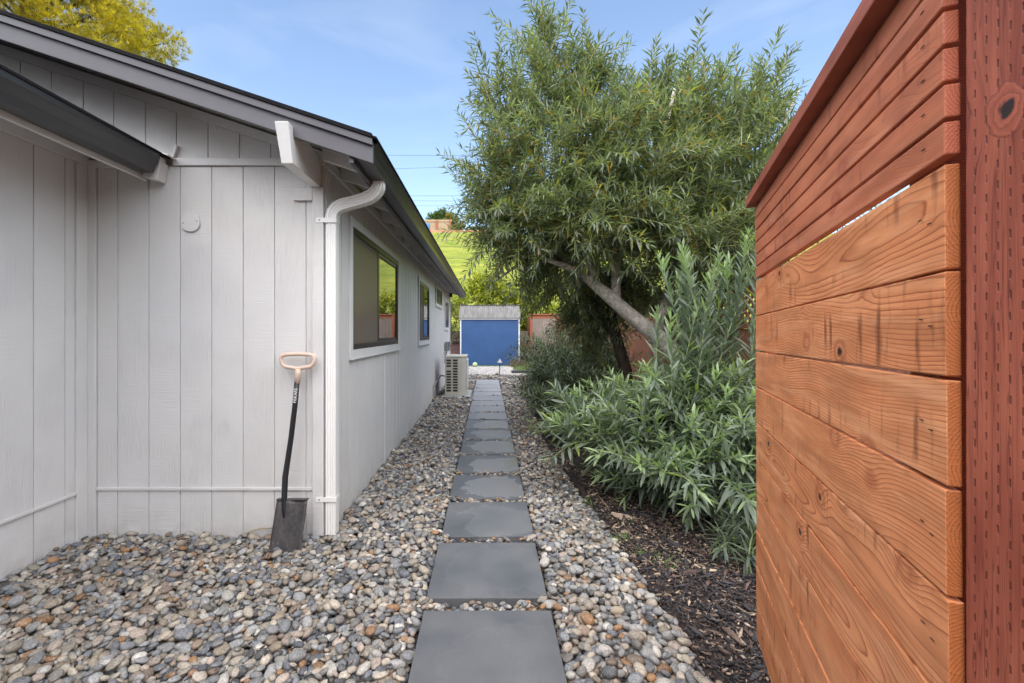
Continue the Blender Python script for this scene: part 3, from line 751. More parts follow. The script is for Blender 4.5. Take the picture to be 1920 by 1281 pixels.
# ================================================================== SHED
shed = empty("garden_shed", (-.0, 18.1, 0), "blue panelled garden shed with corrugated roof at the far end of the path", "shed")
SX0, SX1, SY, SD = -1.07, 1.26, 18.1, 1.75
build(MB().box(SX0+.05, SX1-.05, SY+.02, SY+SD, -.04, 1.80), "front_panel", "shed_blue", shed)
gx = SX0+.05
for q in (.33, .66): build(MB().box(SX0+(SX1-SX0)*q-.004, SX0+(SX1-SX0)*q+.004, SY+.0165, SY+.019, -.04, 1.80), "panel_joint", "shed_blue", shed)
for a in (SX0, SX1-.05): build(MB().box(a, a+.05, SY, SY+.06, -.04, 1.80), "corner_trim", "shed_white", shed)
build(MB().box(SX0-.02, SX1+.02, SY-.03, SY+.03, 1.801, 1.845), "eave_trim", "shed_white", shed)
nr = 31; me_v = []; 
mb = MB(); nseg = nr*6
for side, (ya, za, yb, zb) in enumerate(((SY-.06, 1.85, SY+.86, 2.40), (SY+.86, 2.40, SY+SD+.06, 1.85))):
    b = len(mb.v)
    for i in range(nseg+1):
        x = SX0-.045 + (SX1-SX0+.09)*i/nseg; w = .016*math.sin(2*math.pi*i/6)
        mb.v += [(x, ya, za+w), (x, yb, zb+w)]
    for i in range(nseg): mb.f.append((b+2*i, b+2*i+2, b+2*i+3, b+2*i+1))
sr = build(mb, "roof", "corrugated_roofing", shed)
md = sr.modifiers.new("thickness", 'SOLIDIFY'); md.thickness = .006
for xx in (SX0+.02, SX1-.05):
    build(MB().prism_x([(SY+.03, 1.80), (SY+SD-.02, 1.80), (SY+.86, 2.36)], xx, xx+.03), "gable_panel", "shed_blue", shed)
build(MB().box(SX0-.05, SX1+.05, SY+.80, SY+.92, 2.412, 2.425), "ridge_cap", "corrugated_roofing", shed)
bp = bpy.data.meshes.new("ball"); bm = bmesh.new(); bmesh.ops.create_icosphere(bm, subdivisions=3, radius=.092); bm.to_mesh(bp); bm.free()
bp.materials.append(M["ball_green"]); bp.polygons.foreach_set("use_smooth", [True]*len(bp.polygons))
ball = bpy.data.objects.new("ball", bp); COL.objects.link(ball); ball.location = (-.47, 17.5, .085)
tag(ball, "pale green ball lying on the gravel in front of the blue shed", "ball")
pl = empty("path_light", (.36, 13.6, -.03), "short black path light with a conical cap beside the far end of the pavers", "garden light")
build(MB().tube([(.36, 13.6, -.05), (.36, 13.6, .44)], .013, 8), "stake", "black_plastic", pl)
build(MB().tube([(.36, 13.6, .415), (.36, 13.6, .43), (.36, 13.6, .52), (.36, 13.6, .54)], [.08, .078, .016, .008], 20), "lamp_shade", "lamp_metal", pl)
tm = build(MB().box(.77, 1.75, 14.85, 15.0, -.03, .085), "edging_timber", "timber_dark", bevel=.01)
tag(tm, "low dark landscaping timber lying across the gravel right of the path light", "timber")
edg = build(MB().box(-1.0, .835, 14.1, 14.112, -.06, .018).box(.825, .837, 8.5, 14.0995, -.06, .012), "bed_edging", "steel_edging")
tag(edg, "thin dark steel edging strip bordering the gravel beyond the last paver", "edging")
edn = MB()
px_, py_ = .835, 1.2
pts = [(.86, .8), (.845, 1.6), (.80, 2.3), (.795, 3.0), (.78, 3.9)]
for (xa, ya), (xb, yb) in zip(pts[:-1], pts[1:]):
    edn.hexa([(xa, ya, -.07), (xa+.006, ya, -.07), (xb+.006, yb, -.07), (xb, yb, -.07), (xa, ya, .002), (xa+.006, ya, .002), (xb+.006, yb, .002), (xb, yb, .002)])
tag(build(edn, "bed_edging", "steel_edging"), "dark edging strip half buried between the near pebbles and the bark mulch", "edging")

# ================================================================== PAVERS
backs = [2.215, 2.927, 3.628, 4.302, 4.995, 5.66, 6.33, 6.99, 7.64, 8.31, 8.965]
while len(backs) < 17: backs.append(backs[-1]+.652)
path = empty("paver_path", (0, 1.6, 0), "straight row of square grey concrete pavers leading to the blue shed", "path")
tag(path, kind="structure")
del path["category"]
pv = None
jit = random.Random(3)
for i, yb in enumerate(backs):
    cyc = yb-.305
    if pv is None:
        pv = build(MB().box(-.303, .303, cyc-.305, cyc+.305, -.05, 0), "paver", "concrete_paver", path, bevel=.003); o = pv
    else:
        o = copy_child(pv, path, (jit.uniform(-.006, .006), cyc, -.025+jit.uniform(-.002, .002)), rot=(0, jit.uniform(-.004, .004), jit.uniform(-.006, .006)))
    wet = [.08, .12, .3, .8, .95, 1, 1, 1, .6, .3, .2][i] if i < 11 else 0; dry = min(1, max(0, (i-6)/6))  # second value only blends the concrete to a paler grey along the row
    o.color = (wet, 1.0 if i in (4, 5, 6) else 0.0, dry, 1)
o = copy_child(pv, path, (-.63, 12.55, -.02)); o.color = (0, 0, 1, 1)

# ================================================================== PEBBLES
PAL = np.array([(.27,.27,.268),(.20,.21,.225),(.14,.15,.175),(.38,.33,.265),(.46,.40,.32),(.32,.26,.19),(.56,.53,.48),(.10,.102,.108),(.34,.18,.08),(.42,.34,.28),(.24,.225,.20),(.35,.345,.335),(.045,.046,.05),(.27,.20,.15)])
WT_L = np.array([.10,.07,.05,.19,.14,.13,.06,.03,.03,.10,.10,.07,.012,.09])
WT_R = np.array([.17,.15,.10,.09,.09,.06,.10,.07,.035,.06,.07,.10,.03,.03])
res = .008
HX0, HY0 = -2.75, .9
HW, HH = int(3.85/res), int(13.4/res)
hm = np.full((HH, HW), -.05, np.float32)
def ico(sub):
    bm = bmesh.new(); bmesh.ops.create_icosphere(bm, subdivisions=sub, radius=1)
    bm.verts.ensure_lookup_table()
    v = np.array([w.co[:] for w in bm.verts]); f = np.array([[q.index for q in fc.verts] for fc in bm.faces]); bm.free()
    return v, f
ICO = {s: ico(s) for s in (1, 2, 3)}
def shape_variants(sub, nvar=12, seed=5):
    r = np.random.default_rng(seed); out = []
    v, f = ICO[sub]
    for i in range(nvar):
        u = v.copy()
        for _ in range(3):
            d = norm(r.normal(size=3)); a = r.uniform(-.16, .16); q = u @ d
            u = u * (1 + a * np.sin(q * r.uniform(1.2, 2.6) + r.uniform(0, 6)))[:, None]
        u = np.sign(u) * np.abs(u) ** r.uniform(.86, 1.0)
        u /= np.abs(u).max(0)
        out.append(u)
    return out
VAR = {s: shape_variants(s) for s in (1, 2, 3)}
xR = lambda y: np.interp(y, [.8, 1.6, 2.3, 3.0, 3.9, 5, 6.5, 8, 14], [.86, .845, .80, .78, .72, .66, .66, .78, .82])
slab_rects = [(-.30, .30, b-.607, b) for b in backs] + [(-.93, -.33, 12.25, 12.86)]
def inside_slab(x, y, m):
    for (a, b, c, d) in slab_rects:
        if a-m < x < b+m and c-m*.75 < y < d+m*.75: return True
    return False
peb = []   # x,y,z, ax(3), rot(z,tilt x, tilt y), col, var
def slot_ok(x, y, sz):
    if y > 14.05 or y < 1.0: return False
    if y < D0-.02:
        if x < XL+.02: return False
    else:
        if x < XS+.02 : return False
    if x > xR(y) + .03: return False
    if -.92 < x < -.34 and 9.2 < y < 10.25: return False
    if inside_slab(x, y, sz*.62): return False
    return True
def drop(x, y, a, b, c, colour, yaw):
    ex = int(a/res)+1
    ix, iy = int((x-HX0)/res), int((y-HY0)/res)
    if ix-ex < 0 or iy-ex < 0 or ix+ex+1 >= HW or iy+ex+1 >= HH: return
    jj, kk = np.mgrid[-ex:ex+1, -ex:ex+1]
    cs, sn = math.cos(yaw), math.sin(yaw)
    u = (kk*cs + jj*sn)*res/a; w = (-kk*sn + jj*cs)*res/b
    q = 1-u*u-w*w; msk = q > 0
    if not msk.any(): return
    win = hm[iy-ex:iy+ex+1, ix-ex:ix+ex+1]
    prof = np.sqrt(np.maximum(q, 0))*c
    base = win[msk]
    sup = np.percentile(base + prof[msk]*.9, 80)
    z = max(sup - c*.35, base.min()+c*.55)
    # tilt from the local slope
    gy, gx = 0., 0.
    if msk.sum() > 4:
        A = np.stack([kk[msk]*res, jj[msk]*res, np.ones(msk.sum())], 1)
        s_, *_ = np.linalg.lstsq(A, base, rcond=None); gx, gy = float(np.clip(s_[0], -.7, .7)), float(np.clip(s_[1], -.7, .7))
    top = z + prof + (kk*gx + jj*gy)*res*.6
    win[msk] = np.maximum(win[msk], top[msk])
    peb.append((x, y, z, a, b, c, yaw, gx*.6, gy*.6, colour))
def maxz(x, y): return .012
prng = random.Random(5)
def scatter(n, region, size, pal_w, cap=.016, tries=4):
    x0, x1, y0, y1 = region; cnt = 0
    for _ in range(n):
        best = None
        for _ in range(tries):
            x = prng.uniform(x0, x1); y = prng.uniform(y0, y1)
            if not slot_ok(x, y, size): continue
            h = hm[int((y-HY0)/res), int((x-HX0)/res)]
            if best is None or h < best[0]: best = (h, x, y)
        if best is None or best[0] > cap: continue
        _, x, y = best
        a = size*.5*min(1.7, prng.lognormvariate(0, .27))*1.15; b = a*prng.uniform(.58, .92); c = a*prng.uniform(.34, .6)
        # the left bed is browner, the right and the near centre greyer
        wl_ = WT_L if prng.random() < (1-min(1, max(0, (x+1.9)/1.5))) * .9 + .05 else WT_R
        i = int(np.searchsorted(np.cumsum(wl_/wl_.sum()), prng.random())); i = min(i, len(PAL)-1)
        colr = PAL[i]*prng.uniform(.55, 1.08)
        drop(x, y, a, b, c, colr, prng.uniform(0, 3.14)); cnt += 1
    return cnt
# density by band: pebbles per m2 about 1/(pi*a*b) * 2 layers
for (reg, size, dens) in (((-2.65, -.26, 1.35, 3.04), .038, 2350), ((-.32, .32, 1.35, 3.04), .036, 330), ((.26, .90, 1.35, 3.04), .038, 2350),
                          ((-1.05, -.26, 3.04, 5.0), .037, 2250), ((-.32, .32, 3.04, 13.0), .034, 430), ((.26, .85, 3.04, 5.0), .035, 2350),
                          ((-1.05, -.26, 5.0, 8.0), .039, 1750), ((.26, .80, 5.0, 8.0), .038, 1650),
                          ((-1.05, -.26, 8.0, 14.05), .05, 1050), ((.26, .85, 8.0, 14.05), .05, 1050), ((-.32, .32, 12.9, 14.05), .05, 1050)):
    A = (reg[1]-reg[0])*(reg[3]-reg[2]); scatter(int(A*dens), reg, size, None)
for b_ in backs[:14]:
    for _ in range(95):
        y = b_+prng.uniform(.008, .062); x = prng.uniform(-.31, .31); a = prng.uniform(.011, .02)
        h = hm[int((y-HY0)/res), int((x-HX0)/res)]
        if h > .0: continue
        drop(x, y, a, a*.75, a*.55, PAL[min(13, int(prng.random()*14))]*prng.uniform(.6, 1.1), prng.uniform(-.5, .5))
# a few strays on the mulch
for _ in range(26):
    y = prng.uniform(1.5, 3.6); x = float(xR(y))+prng.uniform(.03, .18); a = prng.uniform(.018, .027)
    drop(x, y, a, a*.8, a*.5, PAL[prng.randrange(len(PAL))], prng.uniform(0, 3))
peb_arr = peb
def in_frame(x, y, z): 
    u = 914+870*x/y; v = 622+870*(CAMH-z)/y
    return 0 < u < 1920 and v < 1281
scored = sorted(range(len(peb)), key=lambda i: -(peb[i][3]*peb[i][4]/peb[i][1]**2 if in_frame(*peb[i][:3]) else 0))
single = set(scored[:300])
bed = empty("pebble_bed", (0, 1.6, 0), "loose bed of rounded river pebbles in grey, tan and blue-grey around the pavers", None)
tag(bed, kind="structure")
pm = []
for i, u in enumerate(VAR[3][:10]):
    f = ICO[3][1]
    f = ICO[2][1]; u = VAR[2][i]
    pm.append(npmesh("pebble", u, f.ravel(), np.full(len(f), 3), "pebble_stone_single", smooth=True))
def rotmat(yaw, gx, gy):
    n = Vector((-gx, -gy, 1)).normalized()
    q = Vector((0, 0, 1)).rotation_difference(n)
    return q.to_matrix() @ Matrix.Rotation(yaw, 3, 'Z')
Vs, Fs, Cs = [], [], []; off = 0
for i, (x, y, z, a, b, c, yaw, gx, gy, colr) in enumerate(peb):
    Rm = rotmat(yaw, gx, gy)
    if i in single:
        o = bpy.data.objects.new("pebble", pm[i % len(pm)]); COL.objects.link(o); o.parent = bed
        o.location = Vector((x, y, z))-wl(bed); o.rotation_euler = Rm.to_euler(); o.scale = (a, b, c); o.color = (*[float(q) for q in colr], 1)
        continue
    sub = 2 if y < 4.6 else 1
    u = VAR[sub][i % 12]
    Vs.append((u*np.array([a, b, c])) @ np.array(Rm).T + np.array([x, y, z])); f = ICO[sub][1]
    Fs.append(f+off); off += len(u); Cs.append(np.repeat(colr[None], len(u), 0))
print("pebbles", len(peb), "tris", sum(len(f) for f in Fs))
Fs = np.concatenate(Fs)
tag(npobj("pebbles", npmesh("pebbles", np.concatenate(Vs), Fs.ravel(), np.full(len(Fs), 3), "pebble_stone", np.concatenate(Cs), True), bed), kind="stuff")
# far pea gravel beyond the edging
N = 9000
px = rg.uniform(-1.0, 2.0, N); py = 14.15+ (rg.random(N)**1.0)*4.1
v, f = ICO[1]
s_ = rg.uniform(.012, .024, (N, 1))*np.array([[1, .8, .55]])
co = v[None]*s_[:, None]*rg.uniform(.8, 1.2, (N, 1, 3)) + np.stack([px, py, np.full(N, -.006)], 1)[:, None]
cc = np.repeat((np.array([[.50, .49, .475]])*rg.uniform(.45, 1.25, (N, 1)))[:, None], len(v), 1)
fa = (f[None]+(np.arange(N)*len(v))[:, None, None]).reshape(-1, 3)
tag(npobj("pea_gravel", npmesh("pea_gravel", co.reshape(-1, 3), fa.ravel(), np.full(len(fa), 3), "pebble_stone", cc.reshape(-1, 3), True)), "pale fine gravel spread between the steel edging and the blue shed", None, kind="stuff")

# ================================================================== MULCH
mx = np.linspace(.62, 2.75, 90); my = np.concatenate([np.linspace(1.0, 5, 130), np.linspace(5.06, 14.6, 90)])
GX, GY = np.meshgrid(mx, my)
bumpn = .012*np.sin(GX*13+GY*7)*np.sin(GY*11-GX*5)+.01*rg.random(GX.shape)
edge = sm((GX-xR(GY)+.02)/.12)
GZ = -.075+edge*.062+bumpn*edge+ .03*sm((GX-1.2)/1.0)
vv = np.stack([GX, GY, GZ], -1).reshape(-1, 3); a_ = len(mx)
ii = (np.arange(len(my)-1)[:, None]*a_+np.arange(a_-1)[None]).ravel()
mulch = npobj("mulch_bed", npmesh("mulch_bed", vv, np.stack([ii, ii+1, ii+a_+1, ii+a_], 1).ravel(), np.full(len(ii), 4), "mulch_soil", smooth=True)); tag(mulch, kind="structure")
def mz(x, y):
    e = sm((x-xR(y)+.02)/.12); return -.075+e*.062+.012*np.sin(x*13+y*7)*np.sin(y*11-x*5)*e+.005*e+.03*sm((x-1.2)/1.0)
def chips(N, xr, yr, L, name, zoff=.006, mode=0):
    x = rg.uniform(*xr, N); y = rg.uniform(*yr, N)
    z = mz(x, y)+zoff+rg.uniform(0, .014, N)
    if mode == 1:
        z = np.array([hm[min(HH-1, int((b-HY0)/res)), min(HW-1, int((a-HX0)/res))] for a, b in zip(x, y)])+.004
    l = L*rg.lognormal(0, .45, N); w = l*rg.uniform(.10, .38, N)+.002; t = rg.uniform(.001, .004, N)
    yaw = rg.uniform(0, np.pi, N); pit = rg.normal(0, .22, N); rol = rg.normal(0, .5, N)
    d = np.stack([np.cos(yaw)*np.cos(pit), np.sin(yaw)*np.cos(pit), np.sin(pit)], 1)
    s = norm(np.cross(d, np.stack([np.sin(rol)*np.sin(yaw), -np.sin(rol)*np.cos(yaw), np.cos(rol)], 1))); n = np.cross(s, d)
    P = np.stack([x, y, z], 1)
    bend = rg.normal(0, .12, N)[:, None]*l[:, None]
    ring = []
    for (q, wq) in ((-.5, .35), (0, 1.0), (.5, .25)):
        c = P+d*l[:, None]*q+n*bend*(abs(q)-.25)*1.2
        ring += [c-s*w[:, None]*.5*wq-n*t[:, None], c+s*w[:, None]*.5*wq-n*t[:, None], c+s*w[:, None]*.4*wq+n*t[:, None], c-s*w[:, None]*.4*wq+n*t[:, None]]
    V_ = np.stack(ring, 1)
    F = []
    for k in (0, 4):
        for j in range(4): F.append((k+j, k+(j+1) % 4, k+4+(j+1) % 4, k+4+j))
    F = np.array(F+[(0, 3, 2, 1), (8, 9, 10, 11)])
    fa = (F[None]+(np.arange(N)*12)[:, None, None]).reshape(-1, 4)
    kinds = rg.random(N)
    base = np.where(kinds[:, None] < .46, np.array([[.050, .046, .050]]), np.where(kinds[:, None] < .74, np.array([[.13, .088, .072]]), np.where(kinds[:, None] < .92, np.array([[.30, .23, .175]]), np.array([[.40, .31, .22]]))))
    # fresher black mulch near the gate, tan litter further in
    near = ((y < 2.55)[:, None]) & (kinds[:, None] >= .80) & (rg.random((N, 1)) < .8)
    base = np.where(near, np.array([[.05, .047, .05]]), base)
    c = np.repeat((base*rg.uniform(.6, 1.5, (N, 1)))[:, None], 12, 1)
    return npmesh(name, V_.reshape(-1, 3), fa.ravel(), np.full(len(fa), 4), "bark_chip", c.reshape(-1, 3))
tag(npobj("bark_chips", chips(22000, (.82, 2.2), (1.5, 4.4), .019, "bark_chips"), mulch), kind="stuff")
tag(npobj("bark_chips", chips(7000, (.68, 2.5), (4.4, 14.0), .045, "bark_chips"), mulch), kind="stuff")
tag(npobj("bark_chips", chips(1500, (.36, .85), (3.8, 8.5), .018, "bark_chips", mode=1), mulch), kind="stuff")
tag(npobj("leaf_litter", chips(260, (-2.5, -.35), (1.6, 3.0), .02, "leaf_litter", mode=1), bed), kind="stuff")
tag(npobj("leaf_litter", chips(420, (.84, 2.2), (1.6, 3.8), .075, "leaf_litter", zoff=.014), mulch), kind="stuff")
# soil bank behind / beside the shed and grass patch
sb = []
gx_ = np.linspace(-3.5, -1.12, 30); gy_ = np.linspace(14.2, 20.5, 40)
GX, GY = np.meshgrid(gx_, gy_); GZ = -.02+.9*sm((GY-15.5)/5)+.02*rg.random(GX.shape)
vv = np.stack([GX, GY, GZ], -1).reshape(-1, 3); a_ = len(gx_); ii = (np.arange(len(gy_)-1)[:, None]*a_+np.arange(a_-1)[None]).ravel()
bank = npobj("soil_bank", npmesh("soil_bank", vv, np.stack([ii, ii+1, ii+a_+1, ii+a_], 1).ravel(), np.full(len(ii), 4), "mulch_far", smooth=True)); tag(bank, kind="structure")
GX, GY = np.meshgrid(np.linspace(.9, 4.0, 30), np.linspace(15.1, 21, 40)); GZ = -.008+.35*sm((GY-16)/5)*sm((GX-1.2)/.8)+.012*rg.random(GX.shape)
vv = np.stack([GX, GY, GZ], -1).reshape(-1, 3); a_ = 30; ii = (np.arange(39)[:, None]*a_+np.arange(a_-1)[None]).ravel()
lawn = npobj("grass_bank", npmesh("grass_bank", vv, np.stack([ii, ii+1, ii+a_+1, ii+a_], 1).ravel(), np.full(len(ii), 4), "mulch_far", smooth=True)); tag(lawn, kind="structure")

def blades(N, P, h, col, name, parent=None, mat="soft_leaf", wid=.006, lean=.5):
    yaw = rg.uniform(0, 2*np.pi, N); hh = h*rg.lognormal(0, .3, N)
    d = np.stack([np.cos(yaw)*lean, np.sin(yaw)*lean, np.ones(N)], 1)*hh[:, None]
    s = np.stack([-np.sin(yaw), np.cos(yaw), np.zeros(N)], 1)*wid
    V_ = np.stack([P-s, P+s, P+d*.6+s*.6, P+d*.6-s*.6, P+d+np.array([0, 0, -1])*hh[:, None]*.12], 1)
    fl = (np.array([0, 1, 2, 3, 3, 2, 4])[None]+(np.arange(N)*5)[:, None]).ravel()
    lt = np.tile([4, 3], N)
    c = np.repeat((np.array(col)[None]*rg.uniform(.6, 1.4, (N, 1)))[:, None], 5, 1)
    return npmesh(name, V_.reshape(-1, 3), fl, lt, mat, c.reshape(-1, 3))
N = 6000
x = rg.uniform(.95, 3.2, N); y = rg.uniform(15.2, 19.5, N)
P = np.stack([x, y, -.008+.35*sm((y-16)/5)*sm((x-1.2)/.8)], 1)
tag(npobj("grass", blades(N, P, .10, (.13, .20, .05), "grass"), None), "short green grass growing right of the blue shed", kind="stuff")
N = 900
x = rg.uniform(-1.0, 1.2, N); y = rg.uniform(17.75, 18.08, N); P = np.stack([x, y, np.full(N, -.01)], 1)
tag(npobj("weeds", blades(N, P, .05, (.14, .19, .08), "weeds"), None), "low weeds along the foot of the blue shed", kind="stuff")
N = 700
x = rg.normal(1.15, .16, N); y = rg.uniform(17.3, 17.95, N); P = np.stack([x, y, np.full(N, -.01)], 1)
tag(npobj("dry_weeds", blades(N, P, .30, (.22, .16, .13), "dry_weeds", wid=.004, lean=.35), None), "dry purplish weeds against the right corner of the blue shed", kind="stuff")
N = 2600
x = rg.uniform(1.32, 1.8, N); y = rg.uniform(18.3, 20.5, N); P = np.stack([x, y, np.full(N, .05)+rg.random(N)*.5], 1)
tag(npobj("dry_brush", blades(N, P, .35, (.17, .11, .08), "dry_brush", wid=.006, lean=.8), None), "tangle of dry brown brush between the blue shed and the fence", kind="stuff")
# little green weeds at the pebble edge
N = 240
cx_ = rg.choice([0, 1, 2, 3, 4], N); cxs = np.array([.86, .98, .92, 1.04, .74]); cys = np.array([3.0, 3.25, 2.75, 2.65, 3.6])
x = cxs[cx_]+rg.normal(0, .035, N); y = cys[cx_]+rg.normal(0, .04, N)
P = np.stack([x, y, np.full(N, -.01)], 1)
tag(npobj("weeds", blades(N, P, .03, (.10, .22, .03), "weeds", wid=.004, lean=1.0), None), "tiny bright green weeds sprouting at the edge of the bark mulch", kind="stuff")

# ================================================================== FOLIAGE
def leaf_arrays(P, D, L, Wd, C, droop, detail=2):
    """pointed leaves with a folded midrib. P,D (N,3)"""
    N = len(P); up = np.array([0, 0, 1.0]); D = norm(D)
    Sd = norm(np.cross(D, up)+rg.normal(0, .25, (N, 3))); Nn = norm(np.cross(Sd, D))
    L = L[:, None]; Wd = Wd[:, None]; dz = np.array([0, 0, -1.0])*(droop[:, None]*L)
    curl = Nn*L*.0
    fold = Nn*Wd*.28
    if detail == 2:
        r = []
        r.append(P)
        for q, wq in ((.3, .85), (.66, .8)):
            c = P+D*L*q+dz*q*q
            r += [c-Sd*Wd*.5*wq+fold*wq, c, c+Sd*Wd*.5*wq+fold*wq]
        r.append(P+D*L+dz)
        V_ = np.stack(r, 1); n = 8
        fl = [0,1,2, 0,2,3, 1,4,5,2, 2,5,6,3, 4,7,5, 5,7,6]; lt = [3,3,4,4,3,3]
    elif detail == 0:
        V_ = np.stack([P-Sd*Wd*.5, P+Sd*Wd*.5, P+D*L+dz], 1); n = 3; fl = [0, 1, 2]; lt = [3]
    else:
        c = P+D*L*.45+dz*.2
        V_ = np.stack([P, c-Sd*Wd*.5+fold, c, c+Sd*Wd*.5+fold, P+D*L+dz], 1); n = 5
        fl = [0,1,2, 0,2,3, 1,4,2, 2,4,3]; lt = [3,3,3,3]
    faces = (np.array(fl)[None]+(np.arange(N)*n)[:, None]).ravel()
    return V_.reshape(-1, 3), faces, np.tile(lt, N), np.repeat(C[:, None], n, 1).reshape(-1, 3)
def leaf_obj(name, P, D, L, Wd, C, droop, mat, parent, detail=2):
    v, f, lt, c = leaf_arrays(P, D, L, Wd, C, droop, detail)
    return npobj(name, npmesh(name, v, f, lt, mat, c, smooth=False), parent)
def shoots(starts, dirs, lens, spacing, leafL, leafW, bare=.3, per=3, spread=.75, sag=.15, col_fn=None, twig_r=.004, whorl_jit=.2):
    """returns leaf arrays and twig MB for a list of shoots"""
    P, D, L, Wd, C, DR = [], [], [], [], [], []
    tw = MB()
    for s0, d0, ln in zip(starts, dirs, lens):
        s0 = np.array(s0); d0 = norm(np.array(d0, float))
        side = norm(rg.normal(size=3)); side = norm(side-d0*(side@d0)); bend = rg.normal(0, .10)
        n = max(2, int(ln/spacing))
        pts = []
        for i in range(5):
            t = i/4; pts.append(s0+d0*ln*t+side*bend*ln*t*t+np.array([0, 0, -sag*ln*t*t]))
        tw.tube(pts, [twig_r*1.3, twig_r*1.2, twig_r, twig_r*.8, twig_r*.4], 4, cap=False)
        a1 = norm(np.cross(d0, [.3, .2, .9])); a2 = np.cross(d0, a1); ph0 = rg.uniform(0, 6.28)
        tone = rg.uniform(.75, 1.25)
        for i in range(n):
            t = bare+(1-bare)*(i+.5)/n if i < n-1 else 1.0
            p = s0+d0*ln*t+side*bend*ln*t*t+np.array([0, 0, -sag*ln*t*t])
            tip = t > .93
            for j in range(per+(1 if tip else 0)):
                a = ph0+i*1.05+j*2*math.pi/per+rg.normal(0, whorl_jit)
                rad = a1*math.cos(a)+a2*math.sin(a)
                sp = spread*(1.0-.35*max(0, (t-.75)/.25))+rg.normal(0, .16)
                d = d0*math.cos(sp)+rad*math.sin(sp)
                l = leafL*rg.uniform(.55, 1.18)*(1-.35*max(0, (t-.8)/.2))
                P.append(p); D.append(d); L.append(l); Wd.append(leafW*rg.uniform(.8, 1.2)*(l/leafL)**.5)
                C.append(col_fn(t, tone)); DR.append(rg.uniform(-.05, .16))
    return (np.array(P), np.array(D), np.array(L), np.array(Wd), np.array(C), np.array(DR)), tw

# ---- the leaning oleander tree
tree = empty("oleander_tree", (2.15, 5.35, 0), "large leaning oleander tree with a pale curved trunk and narrow grey-green leaves overhanging the path", "tree")
build(MB().tube([(2.36, 5.5, -.08), (2.36, 5.48, .55), (2.22, 5.4, 1.02), (1.95, 5.3, 1.27), (1.64, 5.27, 1.50), (1.36, 5.24, 1.74), (1.12, 5.21, 1.93), (.90, 5.18, 2.05), (.66, 5.15, 2.13)],
                [.13, .105, .096, .09, .082, .072, .052, .036, .022], 14), "trunk", "oleander_bark", tree, smooth=True)
limbs = [
    [(1.05, 5.2, 1.97, .04), (.85, 5.3, 2.2, .035), (.6, 5.4, 2.5, .03), (.4, 5.4, 2.8, .02)],
    [(1.45, 5.25, 1.68, .06), (1.5, 5.4, 2.3, .05), (1.35, 5.5, 3.0, .035), (1.0, 5.5, 4.0, .02), (.72, 5.4, 4.7, .01)],
    [(1.2, 5.2, 1.95, .05), (.9, 5.35, 2.6, .035), (.5, 5.4, 3.2, .02), (.1, 5.3, 3.7, .01)],
    [(1.9, 5.33, 1.2, .06), (2.2, 5.5, 2.0, .05), (2.4, 5.6, 2.9, .035), (2.5, 5.6, 4.0, .015)],
    [(2.2, 5.5, 2.0, .045), (2.8, 5.6, 2.7, .03), (3.4, 5.6, 3.5, .02), (3.7, 5.5, 4.2, .01)],
    [(1.5, 5.4, 2.3, .04), (1.8, 5.0, 3.0, .03), (1.9, 4.7, 3.8, .015)],
    [(1.15, 5.2, 2.05, .035), (.8, 5.6, 2.2, .03), (.4, 6.0, 2.2, .02), (.1, 6.2, 2.0, .012)],
]
for lb in limbs: build(MB().tube([p[:3] for p in lb], [p[3] for p in lb], 8), "limb", "oleander_bark", tree, smooth=True)
build(MB().tube([(1.95, 6.3, -.08), (1.85, 6.2, .8), (1.65, 6.1, 1.4), (1.75, 6.0, 2.0), (1.6, 5.9, 2.6)], [.09, .08, .07, .06, .04], 10), "trunk", "dark_bark", tree, smooth=True)
# lobes: centre, radii, share, upward bias, shoot length
lobes = [
    ((.78, 5.3, 3.2), (.95, .9, .8), 150, .25, .55),
    ((1.75, 5.2, 3.15), (1.05, .95, .85), 190, .35, .6),
    ((2.75, 5.3, 3.15), (1.0, .95, .85), 150, .35, .6),
    ((3.5, 5.5, 3.1), (.7, .8, .9), 70, .35, .6),
    ((.85, 5.3, 4.0), (.42, .4, .4), 40, .9, .55),
    ((.66, 5.35, 4.55), (.2, .25, .40), 22, 1.1, .5),
    ((1.15, 5.3, 4.3), (.22, .3, .28), 15, 1.1, .5),
    ((.22, 5.3, 3.95), (.3, .3, .25), 20, .9, .5),
    ((2.1, 5.2, 3.8), (.5, .45, .25), 26, 1.0, .6),
    ((1.7, 5.2, 3.8), (.3, .4, .22), 12, 1.2, .6),
    ((2.95, 5.3, 3.72), (.5, .45, .28), 30, 1.1, .65),
    ((.2, 5.3, 3.0), (.5, .6, .6), 70, .1, .5),
    ((.5, 5.4, 2.5), (.7, .8, .45), 115, -.2, .5),
    ((1.25, 4.9, 2.5), (.8, .7, .42), 120, -.1, .5),
    ((2.1, 4.8, 2.4), (.8, .5, .5), 105, .1, .5),
    ((2.6, 5.2, 2.2), (.7, .6, .6), 70, .1, .5),
    ((1.05, 6.1, 2.1), (.75, .6, .4), 100, -.45, .45),
    ((2.2, 5.7, 1.85), (.75, .4, .38), 75, -.1, .45),
    ((1.75, 6.4, 1.85), (.5, .4, .45), 55, -.2, .45),
    ((1.4, 6.4, 1.55), (.38, .5, .42), 60, -.4, .45),
    ((1.6, 6.7, 1.0), (.35, .4, .6), 40, .1, .5),
]
starts, dirs, lens = [], [], []
